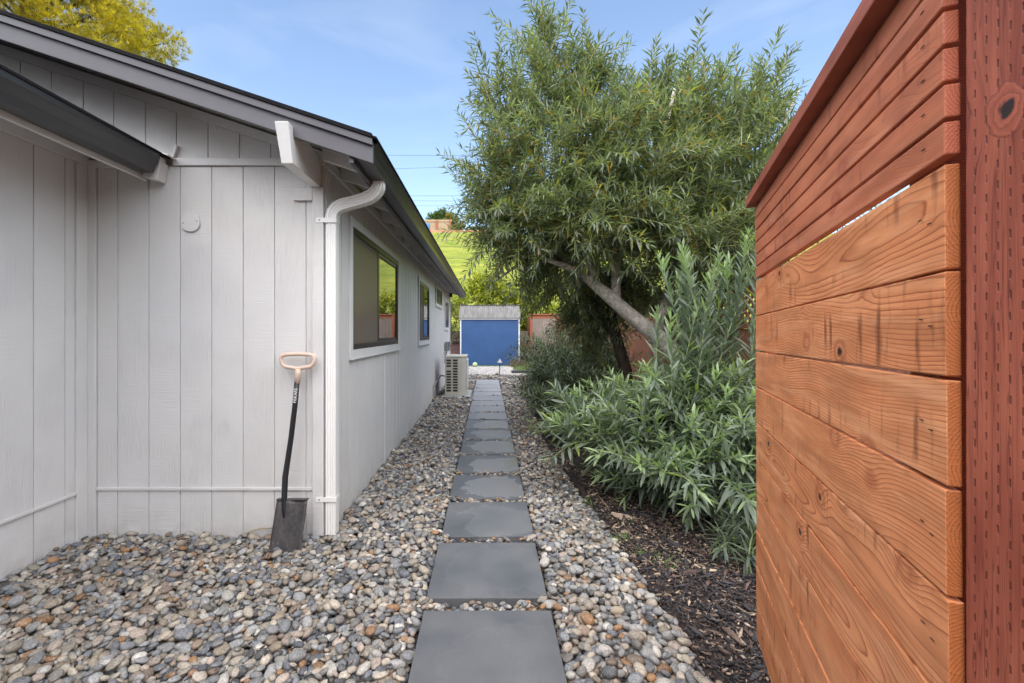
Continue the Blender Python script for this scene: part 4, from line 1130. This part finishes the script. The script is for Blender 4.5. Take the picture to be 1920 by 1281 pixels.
for c, r, n, up, ln in lobes:
    for _ in range(int(n*2.0)):
        d = norm(rg.normal(size=3)); rad = rg.uniform(.25, 1.0)**.6
        p = np.array(c)+d*np.array(r)*rad*.88
        dd = d*np.array([1, 1, .8])+np.array([0, 0, up+(.18 if c[2] > 2.3 else .05)])+rg.normal(0, .45, 3)
        starts.append(p-norm(dd)*ln*.45); dirs.append(dd); lens.append(ln*rg.uniform(.55, 1.45)*(1.15 if up > .8 else 1))
def col_tree(t, tone):
    u = rg.random()
    if u < .06 and t > .5: return np.array([.42, .42, .10])*tone
    if u < .082: return np.array([.42, .24, .04])
    a = np.array([.165, .20, .125]) if rg.random() < .55 else np.array([.27, .31, .225])
    return a*tone*rg.uniform(.7, 1.3)
(Pl, Dl, Ll, Wl, Cl, Rl), tw = shoots(starts, dirs, lens, .05, .145, .022, bare=.25, per=3, spread=.95, sag=.03, col_fn=col_tree, twig_r=.0035)
print("tree leaves", len(Pl))
build(tw, "twigs", "green_stem", tree)["kind"] = "stuff"
# the 300 leaves that show largest become parts
def proto_leaves(mat, L, Wd, cols, detail=2):
    out = []
    for c in cols:
        v, f, lt, cc = leaf_arrays(np.zeros((1, 3)), np.array([[1.0, 0, 0]]), np.array([L]), np.array([Wd]), np.array([c]), np.array([.14]), 2)
        out.append(npmesh("leaf", v, f, lt, mat, cc))
    return out
def split_leaves(tree_obj, arr, mat, L0, W0, cols, nsingle=300, detail=2, name="foliage"):
    P, D, L, Wd, C, DR = arr
    sc = L/np.linalg.norm(P-np.array([0, 0, CAMH]), axis=1)
    u = 914+870*P[:, 0]/np.maximum(P[:, 1], .1); v = 622-870*(P[:, 2]-CAMH)/np.maximum(P[:, 1], .1)
    sc = np.where((u > 0) & (u < 1400) & (v > 0) & (v < 1281), sc, 0)
    idx = np.argsort(-sc)[:nsingle]; rest = np.ones(len(P), bool); rest[idx] = False
    fo = leaf_obj(name, P[rest], D[rest], L[rest], Wd[rest], C[rest], DR[rest], mat, tree_obj, detail); fo["kind"] = "stuff"
    pr_ = proto_leaves(mat, L0, W0, cols)
    cb = np.array(cols)
    for i in idx:
        o = bpy.data.objects.new("leaf", pr_[int(np.argmin(((cb-C[i])**2).sum(1)))]); COL.objects.link(o); o.parent = tree_obj
        o.location = Vector(P[i])-wl(tree_obj)
        d = Vector(D[i]).normalized(); s = d.cross(Vector((0, 0, 1))).normalized(); n = s.cross(d)
        # local x = leaf axis, local -y = side, local z = normal
        mt = Matrix((d, -s, n)).transposed()
        o.rotation_euler = mt.to_euler(); k_ = L[i]/L0; o.scale = (k_, Wd[i]/W0, k_)
split_leaves(tree, (Pl, Dl, Ll, Wl, Cl, Rl), "oleander_leaf", .135, .020, [(.14, .17, .085), (.20, .235, .13), (.29, .32, .20), (.36, .38, .10)], detail=1)

# ---- oleander shrubs
def shrub(name, label, base, n, hgt, spreadr, leafL, leafW, tone0, stemcol="shrub_stem", singles=0, group=None, tall=0, lean=(0, 0), detail=2, spacing=.034):
    t = empty(name, base, label, "shrub", group)
    st, di, le = [], [], []
    for i in range(n):
        a = rg.uniform(0, 6.28); k_ = rg.random()
        out = rg.uniform(.15, 1.35)
        d = np.array([math.cos(a)*out*spreadr+lean[0], math.sin(a)*out*spreadr+lean[1], 1.0*rg.uniform(.55, 1.0)])
        p = np.array(base)+np.array([math.cos(a)*.12*out*1.2, math.sin(a)*.12*out*1.2, 0.02])
        l = hgt*rg.uniform(.6, 1.05)
        # side shoots off each stem so the leaf mass starts low
        st.append(p); di.append(d); le.append(l)
        for _ in range(3):
            q = rg.uniform(.05, .75); pp = p+norm(d)*l*q; dd = norm(d)+rg.normal(0, .55, 3); dd[2] = dd[2]*.5+rg.uniform(-.1, .3)
            st.append(pp); di.append(dd); le.append(hgt*rg.uniform(.25, .5))
    ts, td, tl = [], [], []
    for i in range(tall):
        q = (i+.5)/tall
        ts.append(np.array(base)+np.array([-.22+.80*q+rg.normal(0, .05), rg.uniform(-.25, .2), .15])); td.append(np.array([rg.normal(.02, .10), rg.normal(-.02, .06), 1.0])); tl.append(rg.uniform(1.12, 1.55)+.72*q)
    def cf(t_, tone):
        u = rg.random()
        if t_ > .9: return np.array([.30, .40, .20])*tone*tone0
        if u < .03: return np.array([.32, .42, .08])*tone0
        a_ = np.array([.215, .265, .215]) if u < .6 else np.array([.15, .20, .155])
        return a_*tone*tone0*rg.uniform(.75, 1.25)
    arr, tw_ = shoots(st, di, le, spacing, leafL, leafW, bare=.22, per=3, spread=1.05, sag=.10, col_fn=cf, twig_r=.005)
    if tall:
        a2_, tw2 = shoots(ts, td, tl, .058, leafL*1.08, leafW, bare=.3, per=3, spread=.72, sag=.03, col_fn=cf, twig_r=.006)
        arr = tuple(np.concatenate([p_, q_]) for p_, q_ in zip(arr, a2_)); tw2.v, tw2.f = tw2.v, tw2.f
        n0 = len(tw_.v); tw_.v += tw2.v; tw_.f += [tuple(i_+n0 for i_ in f_) for f_ in tw2.f]
    keep = arr[0][:, 2] > .03
    arr = tuple(a_[keep] for a_ in arr)
    build(tw_, "stems", stemcol, t)["kind"] = "stuff"
    if singles: split_leaves(t, arr, "oleander_leaf", leafL, leafW, [tuple(np.array(c)*tone0) for c in ((.15, .20, .155), (.215, .265, .215), (.26, .32, .26), (.30, .40, .20), (.11, .155, .115))], singles, detail, )
    else: leaf_obj("foliage", *arr[:5], arr[5], "oleander_leaf", t, detail)["kind"] = "stuff"
    print(name, len(arr[0]))
    return t
shrub("oleander_shrub", "big grey-green oleander shrub with tall upright shoots beside the red wooden gate", (1.56, 3.74, 0), 150, 1.15, .74, .168, .028, 1.0, singles=300, tall=17, spacing=.042)
shrub("oleander_shrub", "small low oleander seedling in the bark mulch at the foot of the gate", (1.50, 2.80, 0), 9, .30, .9, .14, .020, .75, singles=100)
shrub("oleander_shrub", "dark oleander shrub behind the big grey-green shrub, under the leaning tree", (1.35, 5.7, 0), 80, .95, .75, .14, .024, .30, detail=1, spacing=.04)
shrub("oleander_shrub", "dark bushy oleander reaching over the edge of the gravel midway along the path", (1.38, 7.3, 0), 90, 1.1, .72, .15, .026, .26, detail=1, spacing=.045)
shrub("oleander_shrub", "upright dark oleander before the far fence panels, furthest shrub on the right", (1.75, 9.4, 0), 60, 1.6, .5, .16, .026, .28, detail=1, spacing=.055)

# ---- generic leaf clouds
def cloud(lobes, n, L, Wd, col, name, mat, parent, jit=.35, detail=1, shell=.5, alt=None):
    P, D = [], []
    vol = np.array([r[0]*r[1]*r[2] for _, r in lobes]); vol = vol/vol.sum()
    for (c, r), w in zip(lobes, vol):
        k_ = int(n*w); d = norm(rg.normal(size=(k_, 3))); rad = rg.uniform(shell, 1, (k_, 1))
        cl = norm(rg.normal(size=(max(4, k_//60), 3)))
        near = cl[np.argmax(d @ cl.T, 1)]
        d2 = norm(d*.55+near*.45)
        P.append(np.array(c)+d2*np.array(r)*rad*(1+.12*rg.normal(size=(k_, 1)))); D.append(d2+rg.normal(0, .7, (k_, 3)))
    P = np.concatenate(P); D = np.concatenate(D); N = len(P)
    c = np.array(col)[None]*rg.uniform(.6, 1.4, (N, 1))
    if alt is not None: c = np.where(rg.random((N, 1)) < .3, np.array(alt)[None]*rg.uniform(.7, 1.3, (N, 1)), c)
    o = leaf_obj(name, P, D, L*rg.uniform(.6, 1.3, N), Wd*rg.uniform(.7, 1.2, N), c, rg.uniform(0, .3, N), mat, parent, detail)
    o["kind"] = "stuff"; return o
def bush(name, label, base, lobes, n, L, Wd, col, cat="bush", alt=None, trunk=None, group=None, mat="soft_leaf", bark="dark_bark"):
    t = empty(name, base, label, cat, group)
    h = max(c[2] for c, r in lobes)
    build(MB().tube([tuple(base), (base[0]+.05, base[1], base[2]+(h-base[2])*.5), (base[0], base[1], h)], [trunk or .06, (trunk or .06)*.7, .02], 8), "trunk", bark, t, smooth=True)
    for c, r in lobes[:6]:
        b = Vector(base); m_ = Vector(c); s_ = b.lerp(Vector((base[0], base[1], h)), .45)
        build(MB().tube([s_, s_.lerp(m_, .5)+Vector((0, 0, .1)), m_], [(trunk or .06)*.5, (trunk or .06)*.35, .01], 6), "limb", bark, t, smooth=True)
    cloud(lobes, n, L, Wd, col, "foliage", mat, t, alt=alt)
    return t
bush("citrus_bush", "bright yellow-green bush directly behind the blue shed roof", (-.35, 21.2, 0),
     [((-.6, 21.2, 2.6), (1.1, .9, 1.0)), ((.35, 21.3, 2.9), (.9, .9, .9)), ((-.1, 21.3, 3.5), (.8, .7, .6)), ((.1, 21.0, 1.6), (1.3, .9, 1.0))], 15000, .15, .085, (.30, .34, .04), alt=(.55, .52, .06), cat="bush")
bush("citrus_bush", "yellow-green bush beside the right end of the shed roof, above the orange fence", (1.9, 21.8, 0),
     [((1.5, 21.8, 2.2), (.9, .8, 1.2)), ((2.4, 22.0, 2.3), (.9, .8, .9)), ((1.7, 21.9, 1.2), (.8, .8, 1.0)), ((3.3, 22.3, 1.7), (.8, .7, .8))], 13000, .15, .085, (.30, .33, .04), alt=(.60, .56, .05), cat="bush")
bush("hedge_bush", "dark green bush between the yellow-green bush and the hanging oleander branches", (.9, 22.5, 0),
     [((.8, 22.5, 3.0), (.8, .7, .8)), ((1.2, 22.6, 2.2), (.7, .7, 1.0))], 4200, .12, .05, (.05, .085, .03))
bush("straggly_bush", "straggly olive-brown bush between the house corner and the blue shed", (-1.62, 19.8, .5),
     [((-1.65, 19.8, 1.9), (.5, .5, .8)), ((-1.45, 19.7, 1.2), (.35, .4, .6)), ((-1.95, 19.9, 2.4), (.6, .5, .5))], 2600, .10, .04, (.10, .10, .035), alt=(.16, .10, .06))
# pine above the roof
pine = empty("pine_tree", (-23, 23, 0), "tall sunlit yellow-green pine rising behind the dark roof at top left", "tree")
build(MB().tube([(-23, 23, -.1), (-22.8, 23, 8), (-23, 23, 16), (-22.8, 23, 22)], [.5, .4, .25, .06], 12), "trunk", "dark_bark", pine, smooth=True)
plobes = []
pr2 = np.random.default_rng(4)
for z in np.arange(11.5, 23, 1.1):
    rr = 6.6*(1-abs(z-15.5)/11)
    nb_ = 9
    for j in range(nb_):
        a = j*2*math.pi/nb_+z*1.7+pr2.uniform(-.3, .3); q = rr*pr2.uniform(.62, 1.0)
        c = np.array([-23+math.cos(a)*q, 23+math.sin(a)*q*.8, z+pr2.uniform(-.5, .5)])
        plobes.append((c, (1.45, 1.3, .95)))
        build(MB().tube([(-23, 23, z-1.4), tuple((np.array([-21, 23, z-1.0])+c)/2), tuple(c)], [.09, .05, .02], 5), "limb", "dark_bark", pine)
P, D, C = [], [], []
for c, r in plobes:
    if c[0] < -27 or c[2] < 12: continue
    k_ = 330
    d = norm(pr2.normal(size=(k_, 3))); p = c+d*np.array(r)*pr2.uniform(.3, 1, (k_, 1))
    tone = pr2.uniform(.7, 1.3)
    for i in range(k_):
        dd = norm(d[i]+np.array([0, 0, .5])); m_ = 16
        P.append(np.repeat(p[i][None], m_, 0)); D.append(dd*1.1+pr2.normal(0, .6, (m_, 3))); C.append(np.repeat((np.array([.56, .44, .05])*tone*pr2.uniform(.55, 1.35))[None], m_, 0))  # golden sunlight on the crown is put into the needle colour
P = np.concatenate(P); D = np.concatenate(D); C = np.concatenate(C); N = len(P)
print("needles", N)
leaf_obj("foliage", P, D, rg.uniform(.20, .36, N), np.full(N, .022), C, rg.uniform(0, .2, N), "pine_needle", pine, 0)["kind"] = "stuff"

# ================================================================== GATE (foreground right)
gate = empty("wooden_gate", (.6031, .6005, 0), "redwood gate of horizontal boards standing open in the right foreground", "gate")
gate.rotation_euler = (0, .0129, math.atan2(.934, .357))
GW = 1.382
def gboard(z0, z1, nm, mat, y0=-.0165, y1=0, x0=0, x1=GW):
    o = build(MB().box(x0, x1, y0, y1, z0, z1), nm, mat, gate, local=True, bevel=.0022)
    return o
z = 1.554; i = 0
gr_ = random.Random(2)
while z > .12:
    zb = max(z-.1397, .10)
    dx_ = gr_.uniform(-.002, .002)
    gboard(zb, z, "gate_board", "redwood_board", x0=dx_, x1=GW+gr_.uniform(-.003, .003), y0=-.0165+gr_.uniform(-.001, .001), y1=gr_.uniform(-.001, .001)); z -= .1397+gr_.choice([.004, .007, .0055])
z = 1.566
for i in range(6):
    gboard(z, z+.0442, "gate_slat", "redwood_slat", x0=gr_.uniform(-.006, .001), y1=gr_.uniform(-.0005, .002)); z += .0497
cap = gboard(1.8645, 1.901, "cap_rail", "redwood_cap", y0=-.055, y1=.034, x0=-.10, x1=1.40)
for xa in (.06, GW-.10): gboard(.12, 1.86, "gate_stile", "redwood_slat", y0=-.055, y1=-.0185, x0=xa, x1=xa+.085)
gboard(.16, .25, "gate_rail", "redwood_slat", y0=-.05, y1=-.0185, x0=.146, x1=GW-.101)
h = MB().tube([(GW+.004, -.03, 1.075), (GW+.03, -.028, 1.068), (GW+.045, -.02, 1.09), (GW+.047, -.02, 1.13), (GW+.045, -.02, 1.165), (GW+.03, -.028, 1.187), (GW+.004, -.03, 1.18)], .006, 8)
hd = build(h, "handle", "gate_metal_black", gate, local=True, smooth=True)
WLOC[hd.name] = Vector(hd.location)
for zz in (1.075, 1.18): gboard(zz-.015, zz+.015, "handle_plate", "gate_metal_black", y0=-.045, y1=-.018, x0=GW+.001, x1=GW+.006)
# nails
for o in [c for c in gate.children if c.name.startswith(("gate_board", "gate_slat"))]:
    zc = o.location.z
    for xx in (.035, .06) if o.name.startswith("gate_board") else (.05,):
        nme = build(MB().box(xx-.0045, xx+.0045, .0019, .0026, zc-.0008+(xx-.04)*.4, zc+.0008+(xx-.04)*.4), "nail", "gate_metal_black", gate, local=True)
        nme.parent = o; nme.location = nme.location-o.location
post = build(MB().box(.6165, .756, .46, .600, -.05, 2.15), "gate_post", "treated_post_stain", bevel=.004)
tag(post, "red-stained pressure-treated gate post with rows of incisions at the right edge", "post")

# ================================================================== BOUNDARY FENCES
fence = empty("lattice_fence", (2.62, 6, 0), "brown board fence with lattice top behind the oleander tree and shrubs", "fence")
fb = None
y = 1.6
while y < 17.5:
    if fb is None: fb = build(MB().box(2.60, 2.62, y, y+.138, .02, 1.36), "fence_board", "fence_redwood", fence); fbl = wl(fb).copy(); fy = y
    else: copy_child(fb, fence, fbl+Vector((rnd.uniform(-.002, .002), y-fy, rnd.uniform(-.004, .004))))
    y += .143
fp = None
for y in np.arange(2.05, 17.6, 2.44):
    if fp is None: fp = build(MB().box(2.621, 2.71, y-.045, y+.045, -.05, 1.80), "fence_post", "fence_redwood", fence); fpl = wl(fp).copy(); fy = y
    else: copy_child(fp, fence, fpl+Vector((0, y-fy, 0)))
build(MB().box(2.58, 2.64, 1.6, 17.5, 1.361, 1.405), "mid_rail", "fence_redwood", fence)
build(MB().box(2.575, 2.655, 1.6, 17.5, 1.80, 1.84), "top_cap", "fence_redwood", fence)
lt_ = MB(); H = .394
for k_, xo in ((1, 2.603), (-1, 2.612)):
    y = 1.6-H
    while y < 17.5:
        ya, yb = (y, y+H) if k_ == 1 else (y+H, y)
        w = .026
        if ya > 1.55 and yb > 1.55:
            lt_.hexa([(xo, ya-w, 1.406), (xo+.008, ya-w, 1.406), (xo+.008, ya+w, 1.406), (xo, ya+w, 1.406), (xo, yb-w, 1.799), (xo+.008, yb-w, 1.799), (xo+.008, yb+w, 1.799), (xo, yb+w, 1.799)])
        y += .105
build(lt_, "lattice", "fence_redwood", fence)["kind"] = "stuff"
f2 = empty("board_fence", (1.84, 19.5, 0), "orange-capped wooden fence panels standing right of the blue shed", "fence")
build(MB().box(1.78, 1.88, 19.42, 19.52, -.05, 2.02), "fence_post", "fence_orange", f2)
x = 1.885
while x < 4.4:
    build(MB().box(x, x+.135, 19.46, 19.48, .1, 1.88), "fence_board", "fence_weathered", f2); x += .141
build(MB().box(1.70, 4.45, 19.40, 19.54, 2.021, 2.07), "cap_rail", "fence_orange", f2)
build(MB().box(1.885, 4.45, 19.455, 19.485, 1.885, 2.019), "header_rail", "fence_orange", f2)
y = 19.53
while y < 24:
    build(MB().box(1.80, 1.82, y, y+.13, .1, 1.95), "fence_board", "fence_redwood", f2); y += .137
f3 = empty("back_fence", (-2, 20.6, 0), "weathered wooden fence glimpsed between the house corner and the blue shed", "fence")
x = -4.5
while x < 1.7:
    build(MB().box(x, x+.135, 20.60, 20.62, .3, 1.35+rnd.uniform(-.01, .01)), "fence_board", "fence_weathered", f3); x += .14
for x in (-3.4, -1.0, 1.4): build(MB().box(x-.045, x+.045, 20.621, 20.71, -.05, 1.35), "fence_post", "fence_weathered", f3)
build(MB().box(-4.5, 1.7, 20.621, 20.66, 1.1, 1.18), "fence_rail", "fence_weathered", f3)

# ================================================================== HILLTOP AND WIRES
hz = lambda x, y: float(hfun(np.array(float(x)), np.array(float(y))))
hf = empty("hilltop_fence", (-9, 82, hz(-9, 82)), "tan board fence with posts along the crest of the green hill", "fence")
x = -16.0
while x < -6.6:
    build(MB().box(x, x+.58, 82, 82.06, 18.9, 20.75), "fence_board", "hilltop_fence_tan", hf); x += .6
build(MB().box(-16, -6.3, 81.9, 82.2, 20.76, 21.1), "cap_rail", "hilltop_fence_tan", hf)
for x in (-14.2, -9.0, -6.6): build(MB().box(x-.12, x+.12, 81.7, 81.9, 18.5, 21.0), "fence_post", "fence_orange", hf)
tag(build(MB().prism_x([(81.0, 18.3), (81.4, 19.15), (83, 19.3), (83, 18.2)], -18, 6), "soil_berm", "orange_soil"), kind="structure")
tp = build(MB().box(-11.1, -10.3, 81.6, 81.75, 19.4, 20.4), "tarpaulin", "tarp_blue"); tag(tp, "blue tarpaulin hung on the tan hilltop fence", "tarp")
bush("hill_tree", "rounded dark green tree behind the tan fence on the hill", (-9.6, 90, 19.5), [((-9.9, 90, 23.2), (1.9, 1.6, 1.4)), ((-8.2, 90, 22.8), (1.8, 1.5, 1.5)), ((-8.9, 90, 24.2), (1.4, 1.2, .9))], 5000, .4, .2, (.10, .15, .035), cat="tree", trunk=.25)
bush("hill_tree", "smaller green and orange tree right of the tan fence on the hill", (-6.6, 86, 19.2), [((-6.8, 86, 22.0), (1.3, 1.2, 1.4)), ((-5.6, 86, 21.2), (1.3, 1.1, 1.0)), ((-6.2, 85.6, 20.4), (1.3, 1.0, .8))], 3600, .35, .18, (.16, .19, .035), cat="tree", alt=(.45, .26, .03), trunk=.2)
bush("hill_tree", "low scrub at the right end of the hilltop fence", (-3.4, 86, 19.2), [((-4.3, 86, 20.2), (1.5, 1.2, .8)), ((-2.4, 86, 20.1), (1.7, 1.2, .8)), ((0, 86, 20.1), (1.9, 1.2, .8)), ((3, 86, 20.3), (2, 1.2, .9))], 4500, .35, .18, (.13, .16, .05), cat="shrub", trunk=.12)
# ranch fence across the hill
rf = empty("wire_fence", (-6, 66, hz(-6, 66)), "thin wire fence on posts crossing the green hillside", "fence")
for x in np.arange(-24, 14, 2.6): build(MB().box(x-.04, x+.04, 66-.04, 66+.04, hz(x, 66)-.1, hz(x, 66)+1.0), "fence_post", "pole_wood", rf)
for q in (.4, .9): build(MB().tube([(x, 66, hz(x, 66)+q) for x in np.arange(-24, 14, 2.6)], .02, 4), "wire", "wire_dark", rf)
for sx, lb in ((-38, "wooden utility pole with crossarms on the slope beyond the house"), (40, "wooden utility pole with crossarms on the slope beyond the lattice fence")):
    u = empty("utility_pole", (sx, 40, hz(sx, 40)), lb, "utility pole", "utility poles carrying the overhead wires")
    build(MB().tube([(sx, 40, hz(sx, 40)-.2), (sx, 40, 17.8)], [.17, .12], 10), "pole", "pole_wood", u)
    build(MB().box(sx-.06, sx+.06, 38.8, 41.2, 16.6, 16.75), "crossarm", "pole_wood", u)
    build(MB().box(sx-.06, sx+.06, 39.3, 40.7, 12.6, 12.72), "crossarm", "pole_wood", u)
wz = [(300, "uppermost overhead wire against the blue sky"), (320, "second overhead wire from the top, against the blue sky"), (370, "overhead wire, top one of the close trio just above the hill"), (377.5, "overhead wire, middle one of the close trio above the hill"), (385, "overhead wire, lowest of the close trio above the hill"), (461, "overhead wire crossing in front of the green hillside, upper"), (482, "overhead wire crossing in front of the green hillside, lower")]
for i, (py, lb) in enumerate(wz):
    zc = CAMH+(622-py)/870*40; yy = 39.0+i*.3
    tilt = (.004, -.03, 0, .004, .002, .002, -.01)[i]
    pts = [(x, yy, zc+(x+5)*tilt*-1+.25*((x+5)/38)**2) for x in np.linspace(-38, 40, 25)]
    o = build(MB().tube(pts, .012 if i < 5 else .02, 4), "power_line", "wire_dark"); tag(o, lb, "wire", "overhead wires crossing between two utility poles")
p1 = Vector(((824-914)/870*30, 30, CAMH+(622-454)/870*30)); p2 = Vector(((884-914)/870*30, 30, CAMH+(622-427)/870*30)); dd = (p2-p1)
o = build(MB().tube([p1-dd*3.2+Vector((0, -4, 0)), p1, p1+dd*.5-Vector((0, 0, .03)), p2, p2+dd*6], .016, 5), "service_cable", "wire_pale")
tag(o, "pale slanting service cable rising in front of the green hillside", "cable")

# ================================================================== SHOVEL
sh = empty("shovel", (-1.22, 2.79, 0), "square-bladed shovel with black shaft and tan D-grip leaning on the grey wall", "shovel")
# grip ring: rounded trapezoid
gc = Vector((-1.212, 2.965, 1.139)); gpts = []
out = [(-.108, .018), (-.100, .038), (-.07, .046), (0, .048), (.07, .046), (.100, .038), (.108, .018), (.098, -.018), (.08, -.032), (0, -.046), (-.08, -.032), (-.098, -.018)]
ring = [gc+Vector((a, 0, b)) for a, b in out]; ring = ring+[ring[0]]
mb = MB(); n = 8
rings = []
m_ = len(out)
for i in range(m_):
    p = gc+Vector((out[i][0], 0, out[i][1])); a = out[i-1]; b = out[(i+1) % m_]
    t = Vector((b[0]-a[0], 0, b[1]-a[1])).normalized(); nn = Vector((t.z, 0, -t.x))
    for j in range(n):
        an = 2*math.pi*j/n; mb.v.append(tuple(p+nn*.0135*math.cos(an)+Vector((0, 1, 0))*.016*math.sin(an)))
for i in range(m_):
    for j in range(n):
        mb.f.append((i*n+j, i*n+(j+1) % n, ((i+1) % m_)*n+(j+1) % n, ((i+1) % m_)*n+j))
g_ = build(mb, "grip", "grip_plastic", sh, smooth=True)
build(MB().tube([(-1.207, 2.962, 1.092), (-1.208, 2.96, 1.06), (-1.212, 2.957, 1.0)], [.021, .019, .018], 14), "grip_socket", "grip_plastic", sh, smooth=True)
spts = [(-1.212, 2.957, 1.02), (-1.222, 2.945, .86), (-1.240, 2.93, .66), (-1.258, 2.915, .50), (-1.264, 2.90, .42), (-1.262, 2.885, .33), (-1.254, 2.865, .23), (-1.247, 2.853, .185)]
build(MB().tube(spts, [.0165, .0165, .0165, .0172, .018, .018, .017, .012], 14), "shaft", "black_plastic", sh, smooth=True)
# blade: slightly dished plate with folded top tread
m, t = mat_new("worn_steel"); k = NT(t)
P_ = k.n("NewGeometry").outputs["Position"]; n_ = k.noise(P_, 22, 5, .65); n2_ = k.noise(k.vec(P_, (120, 120, 8)), 1.0, 3)
c_ = k.mix(k.ramp(n_, [(.4, 0), (.62, 1)]), c4((.045, .045, .05)), c4((.085, .075, .07)))
c_ = k.mix(k.ramp(n2_, [(.6, 0), (.72, .5)]), c_, c4((.22, .2, .19)))
k.out(k.pr(c_, .5, k.bump(n_, .3, .002), metal=.3)); M["worn_steel"] = m
TL, TR_, BL, BR = Vector((-1.300, 2.865, .292)), Vector((-1.110, 2.865, .292)), Vector((-1.318, 2.775, -.045)), Vector((-1.122, 2.775, -.045))
mb = MB(); nu, nv = 10, 12
for j in range(nv+1):
    for i in range(nu+1):
        u, v_ = i/nu, j/nv
        p = TL.lerp(TR_, u).lerp(BL.lerp(BR, u), v_)
        dish = .012*(1-(2*u-1)**2)
        # centre boss running down from the socket
        bo = -.022*math.exp(-((u-.42-.02*v_)/.10)**2)*max(0, 1-v_*2.2)
        mb.v.append((p.x, p.y+dish+bo, p.z))
for j in range(nv):
    for i in range(nu): a = j*(nu+1)+i; mb.f.append((a, a+1, a+nu+2, a+nu+1))
bl = build(mb, "blade", "worn_steel", sh, smooth=True); md = bl.modifiers.new("thickness", 'SOLIDIFY'); md.thickness = .003
build(MB().box(-1.301, -1.270, 2.855, 2.885, .290, .297).box(-1.236, -1.109, 2.855, 2.885, .290, .297), "tread", "worn_steel", sh, bevel=.002)
# lettering down the shaft
tcv = bpy.data.curves.new("lettering", 'FONT'); tcv.body = "FISKARS"; tcv.size = .026; tcv.extrude = .0005; tcv.align_x = 'CENTER'; tcv.align_y = 'CENTER'
to = bpy.data.objects.new("lettering", tcv); COL.objects.link(to)
dg = bpy.context.evaluated_depsgraph_get(); tme = bpy.data.meshes.new_from_object(to.evaluated_get(dg)); bpy.data.objects.remove(to)
tme.materials.clear(); tme.materials.append(M["lettering_white"])
to = bpy.data.objects.new("lettering", tme); COL.objects.link(to); to.parent = sh
sdir = (Vector(spts[0])-Vector(spts[1])).normalized(); nf = Vector((0.25, -1, -.1)); nf = (nf-sdir*nf.dot(sdir)).normalized(); yv = nf.cross(sdir)
to.rotation_euler = Matrix((sdir, yv, nf)).transposed().to_euler(); to.location = Vector((-1.2185, 2.949, .925))+nf*.0172-wl(sh)
# tan cord along the wall foot, small white object by the gate
o = build(MB().tube([(-1.58, 2.99, .0), (-1.55, 3.01, .03), (-1.48, 3.015, .05), (-1.38, 3.01, .058), (-1.27, 3.0, .05), (-1.2, 2.98, .03)], .004, 6), "cord", "cord_tan", smooth=True)
tag(o, "thin tan cord running along the foot of the grey wall to the shovel", "cord")
mb = MB(); u = VAR[2][3]*np.array([.05, .04, .045])+np.array([1.60, 2.92, .03]); mb.v = [tuple(q) for q in u]; mb.f = [tuple(int(w) for w in q) for q in ICO[2][1]]
o = build(mb, "white_stone", "pale_stone", smooth=True); tag(o, "smooth white stone beside the low seedling at the gate edge", "stone")
print("done")
